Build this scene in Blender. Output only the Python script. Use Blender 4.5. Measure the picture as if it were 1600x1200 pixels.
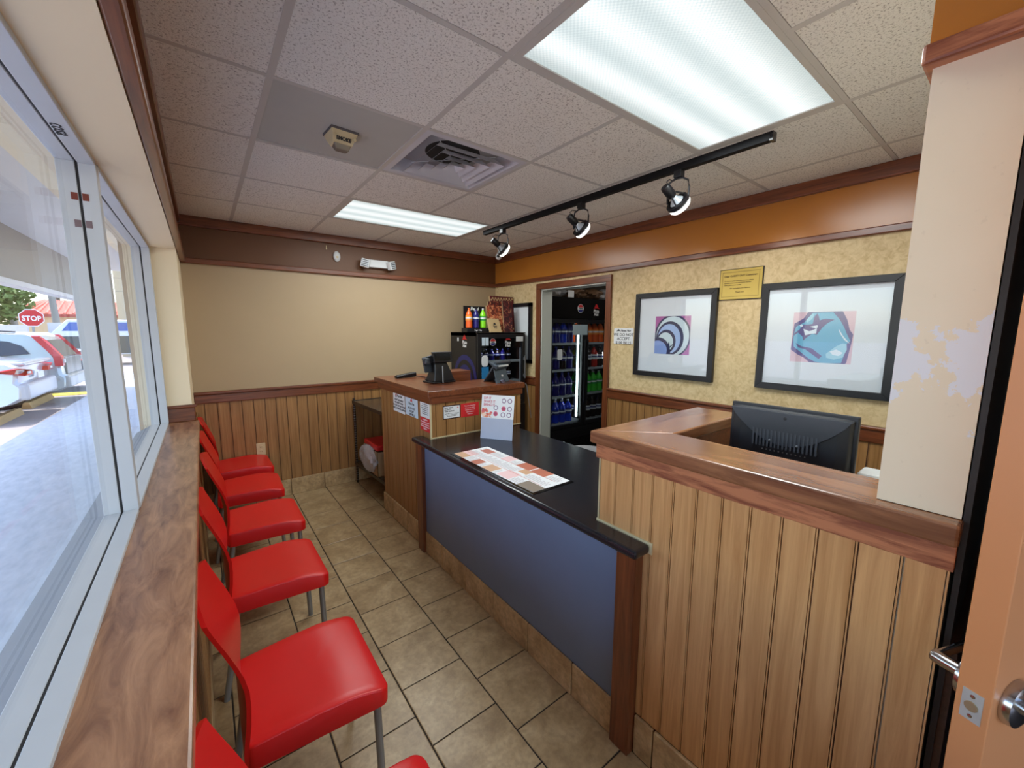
import bpy, bmesh, math, random
from mathutils import Matrix, Vector
PI=math.pi
random.seed(7)
for o in list(bpy.data.objects): bpy.data.objects.remove(o)
SC=bpy.context.scene; COL=SC.collection
# ---------------------------------------------------------------- camera
cd=bpy.data.cameras.new('camera'); cam=bpy.data.objects.new('camera',cd); COL.objects.link(cam)
cd.sensor_width=36; cd.lens=628.03/1600*36; cd.clip_start=.02; cd.clip_end=400
_r=Vector((.7939,-.6081,.0036)); _d=Vector((-.0786,-.1085,-.991)); _f=Vector((.603,.7864,-.1339))
cam.matrix_world=Matrix(((_r.x,-_d.x,-_f.x,0),(_r.y,-_d.y,-_f.y,0),(_r.z,-_d.z,-_f.z,1.605),(0,0,0,1)))
SC.camera=cam
# ---------------------------------------------------------------- sky, sun, exposure
W=bpy.data.worlds.new('sky'); SC.world=W; W.use_nodes=True
nt=W.node_tree; nt.nodes.clear()
so=nt.nodes.new('ShaderNodeOutputWorld'); sb=nt.nodes.new('ShaderNodeBackground'); st=nt.nodes.new('ShaderNodeTexSky')
st.sky_type='NISHITA'; st.sun_disc=False; st.sun_elevation=math.radians(72); st.sun_rotation=math.radians(-12); st.air_density=1.0; st.dust_density=1.5
sb.inputs['Strength'].default_value=.62
nt.links.new(st.outputs[0],sb.inputs[0]); nt.links.new(sb.outputs[0],so.inputs[0])
def lamp(name,kind,loc,energy,color=(1,1,1),**k):
    d=bpy.data.lights.new(name,kind); d.energy=energy; d.color=color
    for a,b in k.items(): setattr(d,a,b)
    o=bpy.data.objects.new(name,d); COL.objects.link(o); o.location=loc; return o
sun=lamp('sun','SUN',(0,0,20),3.7,(1,.95,.88),angle=.009)
_sd=Vector((.06,-.24,-1)); sun.rotation_euler=_sd.to_track_quat('-Z','Y').to_euler()
SC.view_settings.view_transform='Standard'; SC.view_settings.look='None'
SC.view_settings.exposure=0.38; SC.view_settings.gamma=1; SC.view_settings.use_curve_mapping=False
PANEL=.80      # strength of the fluorescent ceiling panels
TUBES=20.0     # watts of the tubes behind each panel
SPOT=7.0       # watts of each track spot
# ---------------------------------------------------------------- materials
def lin(c):
    return tuple(((x/255)/12.92 if x/255<=.04045 else ((x/255+.055)/1.055)**2.4) for x in c)
class N:
    def __init__(s,name):
        s.m=bpy.data.materials.new(name); s.m.use_nodes=True; s.t=s.m.node_tree; s.b=s.t.nodes['Principled BSDF']; s.out=s.t.nodes['Material Output']
    def n(s,k,**p):
        x=s.t.nodes.new(k)
        for a,b in p.items(): setattr(x,a,b)
        return x
    def l(s,a,b): s.t.links.new(a,b)
    def pos(s,scale=(1,1,1),rnd=True):
        g=s.n('ShaderNodeNewGeometry'); mp=s.n('ShaderNodeMapping'); mp.inputs['Scale'].default_value=scale
        s.l(g.outputs['Position'],mp.inputs['Vector'])
        if rnd:
            oi=s.n('ShaderNodeObjectInfo'); mu=s.n('ShaderNodeMath',operation='MULTIPLY'); mu.inputs[1].default_value=37
            s.l(oi.outputs['Random'],mu.inputs[0]); s.l(mu.outputs[0],mp.inputs['Location'])
        return mp.outputs[0]
    def noise(s,v,scale,detail=4,rough=.55,dist=0):
        x=s.n('ShaderNodeTexNoise'); x.inputs['Scale'].default_value=scale; x.inputs['Detail'].default_value=detail
        x.inputs['Roughness'].default_value=rough; x.inputs['Distortion'].default_value=dist
        if v is not None: s.l(v,x.inputs['Vector'])
        return x.outputs[0]
    def ramp(s,f,stops,interp='LINEAR'):
        x=s.n('ShaderNodeValToRGB'); x.color_ramp.interpolation=interp
        e=x.color_ramp.elements
        while len(e)<len(stops): e.new(.5)
        for i,(p,c) in enumerate(stops): e[i].position=p; e[i].color=(*c,1) if len(c)==3 else c
        s.l(f,x.inputs[0]); return x.outputs[0]
    def mix(s,f,a,b,blend='MIX'):
        x=s.n('ShaderNodeMix',data_type='RGBA',blend_type=blend)
        if isinstance(f,float): x.inputs[0].default_value=f
        else: s.l(f,x.inputs[0])
        for v,i in ((a,6),(b,7)):
            if isinstance(v,tuple): x.inputs[i].default_value=(*v,1)
            else: s.l(v,x.inputs[i])
        return x.outputs[2]
    def bump(s,h,strength,dist=.002):
        x=s.n('ShaderNodeBump'); x.inputs['Strength'].default_value=strength; x.inputs['Distance'].default_value=dist
        s.l(h,x.inputs['Height']); s.l(x.outputs[0],s.b.inputs['Normal'])
    def base(s,c):
        if isinstance(c,tuple): s.b.inputs['Base Color'].default_value=(*c,1)
        else: s.l(c,s.b.inputs['Base Color'])
    def rough(s,v): s.b.inputs['Roughness'].default_value=v
_M={}
def plain(name,c,rough=.5,metal=0,var=.06,spec=.5,coat=0):
    k=(name,)
    if k in _M: return _M[k]
    s=N(name); L=lin(c); v=s.noise(s.pos((1,1,1),False),9,3)
    s.base(s.mix(v,tuple(x*(1-var) for x in L),tuple(min(1,x*(1+var)) for x in L)))
    s.rough(rough); s.b.inputs['Metallic'].default_value=metal; s.b.inputs['Specular IOR Level'].default_value=spec
    s.b.inputs['Coat Weight'].default_value=coat
    _M[k]=s.m; return s.m
def wood(name,dark,light,axis,rough=.35,coat=.2,stretch=16,scale=3.2,contrast=(.3,.7)):
    s=N(name); sc=[stretch]*3; sc['XYZ'.index(axis)]=1.0
    v=s.pos(tuple(sc)); a=s.noise(v,scale,6,.62,.9); 
    c=s.ramp(a,[(contrast[0],lin(dark)),(contrast[1],lin(light))])
    b=s.noise(s.pos((1,1,1)),1.7,3); c=s.mix(b,c,s.mix(.82,lin(dark),c),'MIX')
    s.base(c); s.rough(rough); s.b.inputs['Coat Weight'].default_value=coat; s.b.inputs['Coat Roughness'].default_value=.25
    s.bump(a,.12,.001); return s.m
DW={a:wood('dark_stained_wood_'+a,(84,40,20),(138,76,42),a,.32,.25) for a in 'XYZ'}
RW={a:wood('red_oak_'+a,(126,66,40),(192,124,84),a,.45,.1,stretch=9,scale=5,contrast=(.38,.60)) for a in 'XYZ'}
CAP={a:wood('worn_counter_wood_'+a,(92,52,32),(158,110,76),a,.24,.4,stretch=7,scale=3) for a in 'XYZ'}
SILL=wood('worn_sill_wood',(108,62,40),(192,142,104),'Y',.30,.35,stretch=5,scale=5)
PANELW=wood('golden_panel_wood',(180,128,76),(222,172,116),'Z',.45,.1,stretch=26,scale=1.6)
PANELD=wood('tan_panel_wood',(132,90,46),(176,130,78),'Z',.45,.1,stretch=26,scale=1.6)
GROOVE=plain('groove_brown',(88,56,40),.7)
def paint(name,c,var=.04,rough=.55,sc=3,bump=.05):
    s=N(name); L=lin(c); v=s.noise(s.pos((1,1,1),False),sc,5,.6)
    s.base(s.mix(v,tuple(x*(1-var) for x in L),tuple(x*(1+var) for x in L))); s.rough(rough)
    s.bump(s.noise(s.pos((1,1,1),False),140,2),bump,.001); return s.m
M_TANWALL=paint('tan_wall_paint',(180,157,124))
M_CREAM=paint('cream_paint',(242,224,188),.03)
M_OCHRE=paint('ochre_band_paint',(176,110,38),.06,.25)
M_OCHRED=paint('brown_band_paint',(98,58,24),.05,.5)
def m_paper():
    s=N('mottled_wallpaper'); p=s.pos((1,1,1),False)
    a=s.noise(p,26,5,.7,.6); b=s.noise(p,5,3)
    c=s.ramp(a,[(.3,lin((188,160,112))),(.55,lin((216,192,146))),(.75,lin((226,204,160)))])
    s.base(s.mix(b,s.mix(.9,lin((200,170,120)),c),c)); s.rough(.6); return s.m
M_PAPER=m_paper()
def m_pillar():
    s=N('pillar_paint_chipped'); p=s.pos((1,1,1),False)
    g=s.n('ShaderNodeNewGeometry'); sp=s.n('ShaderNodeSeparateXYZ'); s.l(g.outputs['Position'],sp.inputs[0])
    nz=s.noise(p,22,5,.65)
    # chipped patch: |z-1.52| + noise < .09, a paint-loss stain with a shape of its own
    def mth(op,a,b):
        x=s.n('ShaderNodeMath',operation=op)
        for i,v in enumerate((a,b)):
            if isinstance(v,(int,float)): x.inputs[i].default_value=v
            else: s.l(v,x.inputs[i])
        return x.outputs[0]
    dz=mth('ABSOLUTE',mth('SUBTRACT',sp.outputs[2],1.535),0)
    dy=mth('MULTIPLY',mth('ABSOLUTE',mth('SUBTRACT',sp.outputs[1],.118),0),-.9)
    f=mth('LESS_THAN',mth('ADD',mth('ADD',dz,dy),mth('MULTIPLY',mth('SUBTRACT',nz,.5),.35)),.02)
    base=s.mix(s.noise(p,3,4),lin((226,212,184)),lin((238,226,202)))
    sc=s.ramp(s.noise(p,60,3),[(.68,(0,0,0)),(.72,(1,1,1))])
    base=s.mix(s.mix(.85,sc,(0,0,0)),base,lin((190,176,150)))
    s.base(s.mix(f,base,lin((224,226,232)))); s.rough(.5); return s.m
M_PILLAR=m_pillar()
def m_ctile():
    s=N('ceiling_tile_fissured'); p=s.pos((1,1,1))
    v=s.n('ShaderNodeTexVoronoi'); v.inputs['Scale'].default_value=170; s.l(p,v.inputs['Vector'])
    n=s.noise(p,120,4,.7)
    pits=s.ramp(n,[(.36,lin((168,162,154))),(.46,lin((243,241,234)))])
    s.base(s.mix(s.noise(p,2,3),pits,s.mix(.9,lin((236,232,224)),pits))); s.rough(.85)
    s.bump(n,.9,.006); return s.m
M_CT=m_ctile()
M_TEE=plain('grid_white',(196,193,188),.4,0,.02)
M_WHITE=plain('white_plastic',(214,216,216),.4)
M_CREAMPL=plain('cream_plastic',(206,190,150),.45)
def m_ftile(nm='beige_floor_tile',k=1.0):
    s=N(nm); p=s.pos((1,1,1))
    a=s.noise(p,7,7,.65,.4); b=s.noise(p,45,4,.6)
    K=lambda t:tuple(min(255,x*k) for x in t)
    c=s.ramp(a,[(.3,lin(K((138,112,78)))),(.5,lin(K((170,144,106)))),(.72,lin(K((190,166,128))))])
    s.base(s.mix(s.ramp(b,[(.35,(.0,.0,.0)),(.6,(1,1,1))]),s.mix(.62,lin((120,98,70)),c),c)); s.rough(.38)
    s.bump(b,.15,.001); return s.m
M_FT=m_ftile(); M_FTB=m_ftile('sidelit_baseboard_tile',1.16); M_GROUT=plain('dark_grout',(46,38,32),.9)  # baseboard copy of the tile is lightened to paint in window side light
def m_granite():
    s=N('black_granite'); p=s.pos((1,1,1),False)
    v=s.noise(p,420,2,.8); c=s.ramp(v,[(.5,lin((26,26,30))),(.66,lin((40,42,50))),(.74,lin((120,124,134)))])
    s.base(c); s.rough(.2); return s.m
M_GRAN=m_granite()
M_BLUE=paint('slate_blue_paint',(110,126,152),.12,.42,4,.1)
M_BLACK=plain('black_plastic',(22,22,26),.38); M_BLACKG=plain('black_gloss',(10,10,12),.12)
M_DKG=plain('charcoal_plastic',(54,60,68),.4); M_FRAMEB=plain('black_frame',(24,24,28),.35)
M_RED=plain('red_polypropylene',(206,22,20),.33,0,.03,.45)
M_STEEL=plain('grey_steel_tube',(150,152,154),.35,.7)
M_CHROME=plain('satin_chrome',(190,190,192),.2,1,.02)
M_ALU=plain('white_aluminium',(198,202,206),.4,0,.05)
M_ALUG=plain('grey_gasket',(40,38,38),.6)
M_ALUD=plain('grey_alu_sill',(122,124,132),.6,0,.15)
M_PAPERW=plain('white_paper',(228,230,232),.5); M_PAPERB=plain('pale_blue_paper',(206,222,232),.5); M_REDP=plain('red_print',(206,36,40),.5)
M_INK=plain('black_ink',(26,26,30),.6); M_INKG=plain('grey_ink',(96,92,92),.6); M_PINKINK=plain('pink_ink',(200,90,110),.6); M_WINK=plain('white_ink',(236,236,236),.5)
M_NAVY=plain('navy_ink',(30,38,110),.5); M_GOLD=plain('gold_plaque',(206,178,92),.25,.25); M_BROWNINK=plain('brown_ink',(88,66,16),.6)
def glass(name,tint=(1,1,1),refl=1.0,rough=0):
    s=N(name); s.t.nodes.remove(s.b)
    t=s.n('ShaderNodeBsdfTransparent'); t.inputs[0].default_value=(*tint,1)
    g=s.n('ShaderNodeBsdfGlossy'); g.inputs['Roughness'].default_value=rough
    # thin sheet: Schlick reflectance from the viewing angle, the same on both faces
    ge=s.n('ShaderNodeNewGeometry'); dt=s.n('ShaderNodeVectorMath',operation='DOT_PRODUCT'); s.l(ge.outputs['Normal'],dt.inputs[0]); s.l(ge.outputs['Incoming'],dt.inputs[1])
    def mt(op,a,b):
        x=s.n('ShaderNodeMath',operation=op)
        for i,v in enumerate((a,b)):
            if isinstance(v,(int,float)): x.inputs[i].default_value=v
            else: s.l(v,x.inputs[i])
        return x.outputs[0]
    c=mt('ABSOLUTE',dt.outputs['Value'],0); c=mt('POWER',mt('SUBTRACT',1.0,c),5.0)
    class _m: outputs=[mt('MULTIPLY',mt('ADD',mt('MULTIPLY',c,.96),.04),refl)]
    m=_m
    x=s.n('ShaderNodeMixShader'); s.l(m.outputs[0],x.inputs[0]); s.l(t.outputs[0],x.inputs[1]); s.l(g.outputs[0],x.inputs[2]); s.l(x.outputs[0],s.out.inputs[0])
    return s.m
M_GLASS=glass('window_glass',(.98,.985,.99),.35); M_CGLASS=glass('cooler_glass',(.86,.88,.9),.8); M_PGLASS=glass('picture_glass',(.98,.99,1),1.2,.02)
def emis(name,c,st):
    s=N(name); s.b.inputs['Base Color'].default_value=(0,0,0,1); s.b.inputs['Emission Color'].default_value=(*c,1); s.b.inputs['Emission Strength'].default_value=st; return s.m
def m_panel(y0,y1,st):
    # prismatic lens lit from behind by tubes that run along X
    s=N('prismatic_diffuser'); g=s.n('ShaderNodeNewGeometry'); sp=s.n('ShaderNodeSeparateXYZ'); s.l(g.outputs['Position'],sp.inputs[0])
    mr=s.n('ShaderNodeMapRange'); mr.inputs[1].default_value=y0; mr.inputs[2].default_value=y1; s.l(sp.outputs[1],mr.inputs[0])
    c=s.ramp(mr.outputs[0],[(0,(.50,.58,.58)),(.22,(.95,1,1)),(.36,(.62,.72,.73)),(.52,(.95,1,1)),(.68,(.62,.72,.73)),(.82,(.95,1,1)),(1,(.50,.58,.58))],'EASE')
    ck=s.n('ShaderNodeTexChecker'); ck.inputs['Scale'].default_value=130; s.l(s.pos((1,1,1),False),ck.inputs['Vector']); ck.inputs[1].default_value=(1,1,1,1); ck.inputs[2].default_value=(.8,.84,.85,1)
    c=s.mix(1.0,c,ck.outputs[0],'MULTIPLY')
    s.b.inputs['Base Color'].default_value=(.3,.32,.32,1); s.l(c,s.b.inputs['Emission Color']); s.b.inputs['Emission Strength'].default_value=st; return s.m
# ---------------------------------------------------------------- mesh helpers
class MB:
    def __init__(s): s.v=[]; s.f=[]; s.mi=[]
    def add(s,vs,fs,mi=0):
        k=len(s.v); s.v+= [tuple(v) for v in vs]; s.f+=[tuple(i+k for i in f) for f in fs]; s.mi+=[mi]*len(fs); return s
    def box(s,x0,x1,y0,y1,z0,z1,mi=0):
        vs=[(x,y,z) for z in (z0,z1) for y in (y0,y1) for x in (x0,x1)]
        return s.add(vs,[(0,2,3,1),(4,5,7,6),(0,1,5,4),(2,6,7,3),(0,4,6,2),(1,3,7,5)],mi)
    def prism(s,pts,lo,hi,axis='Z',mi=0):
        n=len(pts)
        def P(a,b,c): return {'Z':(a,b,c),'X':(c,a,b),'Y':(a,c,b)}[axis]
        vs=[P(a,b,lo) for a,b in pts]+[P(a,b,hi) for a,b in pts]
        fs=[tuple(range(n))[::-1],tuple(range(n,2*n))]+[(i,(i+1)%n,n+(i+1)%n,n+i) for i in range(n)]
        return s.add(vs,fs,mi)
    def loft(s,rings,mi=0,cap=True,closed=True):
        n=len(rings[0]); vs=[p for r in rings for p in r]; fs=[]
        for k in range(len(rings)-1):
            for i in range(n if closed else n-1):
                j=(i+1)%n; fs.append((k*n+i,k*n+j,(k+1)*n+j,(k+1)*n+i))
        if cap: fs+= [tuple(range(n))[::-1],tuple(range((len(rings)-1)*n,len(rings)*n))]
        return s.add(vs,fs,mi)
    def lathe(s,prof,n=16,c=(0,0,0),axis='Z',mi=0):
        rings=[]
        for r,h in prof:
            rg=[]
            for i in range(n):
                a=2*PI*i/n; p={'Z':(r*math.cos(a),r*math.sin(a),h),'X':(h,r*math.cos(a),r*math.sin(a)),'Y':(r*math.cos(a),h,r*math.sin(a))}[axis]
                rg.append((p[0]+c[0],p[1]+c[1],p[2]+c[2]))
            rings.append(rg)
        return s.loft(rings,mi)
    def tube(s,path,r,n=8,mi=0):
        P=[Vector(p) for p in path]; rings=[]; up=Vector((.13,.27,.95)).normalized()
        for i,p in enumerate(P):
            t=(P[min(i+1,len(P)-1)]-P[max(i-1,0)]).normalized(); a=t.cross(up)
            if a.length<.05: a=t.cross(Vector((1,0,0)))
            a.normalize(); b=t.cross(a); rr=r[i] if isinstance(r,(list,tuple)) else r
            rings.append([tuple(p+a*rr*math.cos(2*PI*k/n)+b*rr*math.sin(2*PI*k/n)) for k in range(n)])
        return s.loft(rings,mi)
    def xf(s,m): s.v=[tuple(m@Vector(v)) for v in s.v]; return s
def mesh(name,mb,smooth=None):
    me=bpy.data.meshes.new(name); me.from_pydata(mb.v,[],mb.f); me.polygons.foreach_set('material_index',mb.mi)
    bm=bmesh.new(); bm.from_mesh(me); bmesh.ops.recalc_face_normals(bm,faces=bm.faces); bm.to_mesh(me); bm.free()
    if smooth:
        me.polygons.foreach_set('use_smooth',[True]*len(me.polygons)); me.set_sharp_from_angle(angle=math.radians(smooth))
    return me
def obj(name,mb,mats,parent=None,loc=(0,0,0),smooth=None,bevel=0,seg=2):
    me=mb if isinstance(mb,bpy.types.Mesh) else mesh(name,mb,smooth)
    if mats is not None and not len(me.materials):
        for m in (mats if isinstance(mats,(list,tuple)) else [mats]): me.materials.append(m)
    o=bpy.data.objects.new(name,me); COL.objects.link(o); o.location=loc
    if parent: o.parent=parent
    if bevel:
        b=o.modifiers.new('bevel','BEVEL'); b.width=bevel; b.segments=seg; b.limit_method='ANGLE'; b.angle_limit=math.radians(40)
    return o
def tag(o,label,cat,group=None,kind=None):
    if label: o['label']=label
    if cat: o['category']=cat
    if group: o['group']=group
    if kind: o['kind']=kind
    return o
def thing(name,label,cat,loc=(0,0,0),rz=0,group=None):
    o=bpy.data.objects.new(name,None); o.empty_display_size=.05; COL.objects.link(o); o.location=loc; o.rotation_euler=(0,0,rz); return tag(o,label,cat,group)
def facing(name,label,cat,origin,face,group=None):
    """empty whose local x = right, y = up, z = towards the viewer"""
    o=thing(name,label,cat,(0,0,0),0,group)
    X,Z={'-X':((0,-1,0),(-1,0,0)),'-Y':((1,0,0),(0,-1,0))}[face]; X=Vector(X);Z=Vector(Z);Y=Z.cross(X)
    o.matrix_world=Matrix(((X.x,Y.x,Z.x,origin[0]),(X.y,Y.y,Z.y,origin[1]),(X.z,Y.z,Z.z,origin[2]),(0,0,0,1))); return o
def struct(name,mb,mats,label,cat,**k):
    o=obj(name,mb,mats,**k); return tag(o,label,cat,None,'structure')
def copy_tree(o,parent=None):
    c=o.copy(); COL.objects.link(c); c.parent=parent
    for ch in list(o.children): copy_tree(ch,c)
    return c
def text_mesh(lines,size,depth=.0006,align='CENTER',spacing=1.15,bold=0.0,shear=0):
    cu=bpy.data.curves.new('lettering','FONT'); cu.body=lines; cu.size=size; cu.extrude=depth; cu.align_x=align; cu.align_y='TOP'; cu.space_line=spacing; cu.offset=bold*size; cu.shear=shear; cu.resolution_u=3
    o=bpy.data.objects.new('lettering',cu); COL.objects.link(o)
    dg=bpy.context.evaluated_depsgraph_get(); dg.update(); me=bpy.data.meshes.new_from_object(o.evaluated_get(dg)); bpy.data.objects.remove(o); return me
def letters(s,size,mat,parent,x,y,z,align='CENTER',spacing=1.15,bold=.02,name='lettering',shear=0,sx=1.0):
    me=text_mesh(s,size,.0005,align,spacing,bold,shear); me.materials.clear(); me.materials.append(mat)
    if sx!=1.0: me.transform(Matrix.Diagonal((sx,1,1,1)))
    o=bpy.data.objects.new(name,me); COL.objects.link(o); o.parent=parent; o.location=(x,y,z); return o
def ell(cx,cy,rx,ry,n=40,a0=0,a1=2*PI): return [(cx+rx*math.cos(a0+(a1-a0)*i/n),cy+ry*math.sin(a0+(a1-a0)*i/n)) for i in range(n if abs(a1-a0-2*PI)<1e-6 else n+1)]
def clip(poly,x0,x1,y0,y1):
    for ax,v,sg in ((0,x0,1),(0,x1,-1),(1,y0,1),(1,y1,-1)):
        out=[]
        for i,p in enumerate(poly):
            q=poly[(i+1)%len(poly)]; a=sg*(p[ax]-v); b=sg*(q[ax]-v)
            if a>=0: out.append(p)
            if (a>=0)!=(b>=0):
                t=a/(a-b); out.append((p[0]+t*(q[0]-p[0]),p[1]+t*(q[1]-p[1])))
        poly=out
        if not poly: return []
    return poly
def flats(layers,z0,dz=.0003):
    """thin printed layers: list of (polygon, material index)"""
    mb=MB()
    for k,(p,mi) in enumerate(layers):
        if len(p)>=3: mb.prism(p,z0+k*dz,z0+(k+1)*dz,'Z',mi)
    return mb
# roof-shaped red emblem and round three-band emblem used on the coolers and signs
def roof_emblem(parent,x,y,z,w,mat=None,txt=True,tm=None,ink=None):
    mat=mat or M_REDP
    h=w*.36
    p=[(-.5,-.1),(-.30,.02),(-.14,.34),(-.02,.42),(.14,.34),(.30,.04),(.5,-.06),(.3,-.03),(0,-.02),(-.3,-.05)]
    obj('emblem',MB().prism([(a*w,b*w) for a,b in p],0,.0008),mat,parent,(x,y,z))
    if txt: letters('Pizza\nHut',w*.42,tm or M_WINK,parent,x,y-w*.10,z,'CENTER',.8,.03,shear=.1)
def round_emblem(parent,x,y,z,r):
    L=[(ell(0,0,r,r,28),0)]
    R=r*.9; c=[(R*math.cos(a),R*math.sin(a)) for a in [2*PI*i/36 for i in range(36)]]
    L.append((clip(c,-r,r,R*.28,r),1)); L.append((clip(c,-r,r,-R*.25,R*.28),3)); L.append((clip(c,-r,r,-r,-R*.30),2))
    obj('emblem',flats(L,0,.0004),[M_PAPERW,M_REDP,M_NAVY,M_PAPERW],parent,(x,y,z))
    letters('PEPSI',r*.5,M_INK,parent,x,y+r*.24,z+.0018,'CENTER',1,.05)
# ================================================================= SETTING
HC=2.507; YB=4.29; XR=3.02; XL=-.095; TS=.3025
WT=3.16  # outer face of right wall
# floor ---------------------------------------------------------------
floor=struct('floor',MB().box(XL,WT,-1.6,YB,-.06,-.004).box(WT,4.7,1.6,4.6,-.06,-.004),M_GROUT,'dark grouted base of the beige tiled floor','floor')
tile_me={}
def ftile(w,d):
    k=(round(w,3),round(d,3))
    if k not in tile_me:
        mb=MB(); g=.003; b=.003
        x0,x1,y0,y1=g,w-g,g,d-g
        mb.add([(x0,y0,-.004),(x1,y0,-.004),(x1,y1,-.004),(x0,y1,-.004),(x0,y0,-.0015),(x1,y0,-.0015),(x1,y1,-.0015),(x0,y1,-.0015),(x0+b,y0+b,0),(x1-b,y0+b,0),(x1-b,y1-b,0),(x0+b,y1-b,0)],
         [(0,1,5,4),(1,2,6,5),(2,3,7,6),(3,0,4,7),(4,5,9,8),(5,6,10,9),(6,7,11,10),(7,4,8,11),(8,9,10,11)])
        tile_me[k]=mesh('floor_tile',mb); tile_me[k].materials.append(M_FT)
    return tile_me[k]
cols=[(XL,-.0195,.1515),(-.0195,.283,0),(.283,.5855,.1515),(.5855,.888,0),(.888,1.1905,.1515)]
for x0,x1,off in cols:
    y=3.081+off-.0-TS*15
    while y<YB-.01:
        y0=max(y,-1.5); y1=min(y+TS,YB)
        if y1-y0>.02: obj('floor_tile',ftile(x1-x0,y1-y0),None,floor,(x0,y0,0))
        y+=TS
for i in range(2):
    y=3.43
    while y<YB-.01:
        y1=min(y+TS,YB); obj('floor_tile',ftile(TS,y1-y),None,floor,(1.1905+i*TS,y,0)); y+=TS
# baseboard tiles -----------------------------------------------------
def bb_run(parent,face,fixed,a0,a1,joints,h=.16,t=.011):
    js=sorted([a0]+[j for j in joints if a0+.01<j<a1-.01]+[a1])
    for p,q in zip(js,js[1:]):
        g=.0024
        mb=MB()
        if face=='-X': mb.box(fixed,fixed+t,p+g,q-g,0,h)
        elif face=='+X': mb.box(fixed-t,fixed,p+g,q-g,0,h)
        else: mb.box(p+g,q-g,fixed,fixed+t,0,h)
        obj('baseboard_tile',mb,M_FTB,parent,bevel=.004)
# ceiling -------------------------------------------------------------
GX=[.267+.6096*i for i in range(5)]; GY=[2.393+.6096*j for j in range(-6,3)]
ceil=struct('ceiling',MB().box(-.45,WT,-1.6,4.45,HC+.25,HC+.32).box(WT,4.7,1.6,4.6,2.6,2.66),plain('plenum_dark',(60,58,56),.9),'suspended ceiling of speckled white square tiles in a metal grid','ceiling')
xs=[XL]+GX+[XR]; ys=[-1.6]+GY+[YB]
ct_me={}
NEARL=(.877,2.096,.564,1.173); FARL=(.877,2.096,3.002,3.612); VENT=(.877,1.4864,1.783,2.393)
def inside(cx,cy,r): return r[0]<cx<r[1] and r[2]<cy<r[3]
for i in range(len(xs)-1):
    for j in range(len(ys)-1):
        x0,x1,y0,y1=xs[i],xs[i+1],ys[j],ys[j+1]; cx,cy=(x0+x1)/2,(y0+y1)/2
        if inside(cx,cy,NEARL) or inside(cx,cy,FARL) or inside(cx,cy,VENT): continue
        smooth_panel=inside(cx,cy,(.267,.877,1.783,2.393))
        k=(round(x1-x0,3),round(y1-y0,3),smooth_panel)
        if k not in ct_me:
            w,d=x1-x0,y1-y0; g=.010; s_=.012
            mb=MB().box(g-.004,w-g+.004,g-.004,d-g+.004,.004,.02).box(g+.002,w-g-.002,g+.002,d-g-.002,-.003 if not smooth_panel else .002,.006)
            ct_me[k]=mesh('ceiling_tile',mb); ct_me[k].materials.append(plain('smooth_grey_board',(184,184,178),.6,0,.05) if smooth_panel else M_CT)
        o=obj('ceiling_tile',ct_me[k],None,ceil,(x0,y0,HC))
        if smooth_panel: o['label']='smooth grey board in place of a speckled tile'
for x in GX:
    segs=[(-1.6,YB)] if abs(x-1.4866)>.01 else [(-1.6,.564),(1.173,3.002),(3.612,YB)]
    for a,b in segs: obj('grid_bar',MB().box(x-.012,x+.012,a,b,HC-.004,HC+.004),M_TEE,ceil)
cuts={1:[(XL,.877),(2.096,XR)],}
for y in GY:
    if abs(y-.564)<.01 or abs(y-1.173)<.01 or abs(y-3.002)<.01 or abs(y-3.612)<.01: pass
    obj('grid_bar',MB().box(XL,XR,y-.010,y+.010,HC-.0035,HC+.0035),M_TEE,ceil)
obj('grid_bar',MB().box(.277,.877-.01,2.385,2.401,HC-.005,HC+.004),M_TEE,ceil)
# back wall -----------------------------------------------------------
wb=struct('wall_back',MB().box(-.45,WT,YB,YB+.15,-.06,2.75),M_TANWALL,'tan painted back wall above wood wainscot','wall')
plank_me={}
def planks(parent,face,fixed,a0,a1,z0,z1,mat,pitch=.0785,t=.010,start=None,backing=True):
    """tongue and groove boards with a recessed double groove between them"""
    n0=a0 if start is None else start-pitch*math.ceil((start-a0)/pitch)
    a=n0
    if backing:
        mb=MB()
        if face=='-X': mb.box(fixed+t*.45,fixed+t+.004,a0,a1,z0,z1)
        elif face=='+X': mb.box(fixed-t-.004,fixed-t*.45,a0,a1,z0,z1)
        else: mb.box(a0,a1,fixed+t*.45,fixed+t+.004,z0,z1)
        obj('groove_backing',mb,GROOVE,parent)
    while a<a1-.002:
        p,q=max(a,a0),min(a+pitch,a1); a+=pitch
        if q-p<.004: continue
        k=(face,round(q-p,3),round(z1-z0,3),mat.name)
        if k not in plank_me:
            g=.0026; w=q-p; h=z1-z0; mb=MB()
            def bx(l,r,dpt):
                if face=='-X': mb.box(dpt,t,l,r,0,h)
                elif face=='+X': mb.box(-t,-dpt,l,r,0,h)
                else: mb.box(l,r,dpt,t,0,h)
            if w>.02: bx(g,w-g-.004,0); bx(w-g-.0025,w-g,.001)
            else: bx(g*.3,w-g*.3,0)
            plank_me[k]=mesh('plank',mb); plank_me[k].materials.append(mat)
        loc={'-X':(fixed,p,z0),'+X':(fixed,p,z0),'-Y':(p,fixed,z0)}[face]
        obj('plank',plank_me[k],None,parent,loc)
planks(wb,'-Y',YB-.012,XL,2.28,.16,.975,PANELD,pitch=.0885,start=.059)
bb_run(wb,'-Y',YB-.013,XL,1.62,[.28,.577,.88,1.18,1.48])
obj('upper_band',MB().box(XL,XR,YB-.008,YB,2.17,2.45),M_OCHRED,wb)
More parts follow.
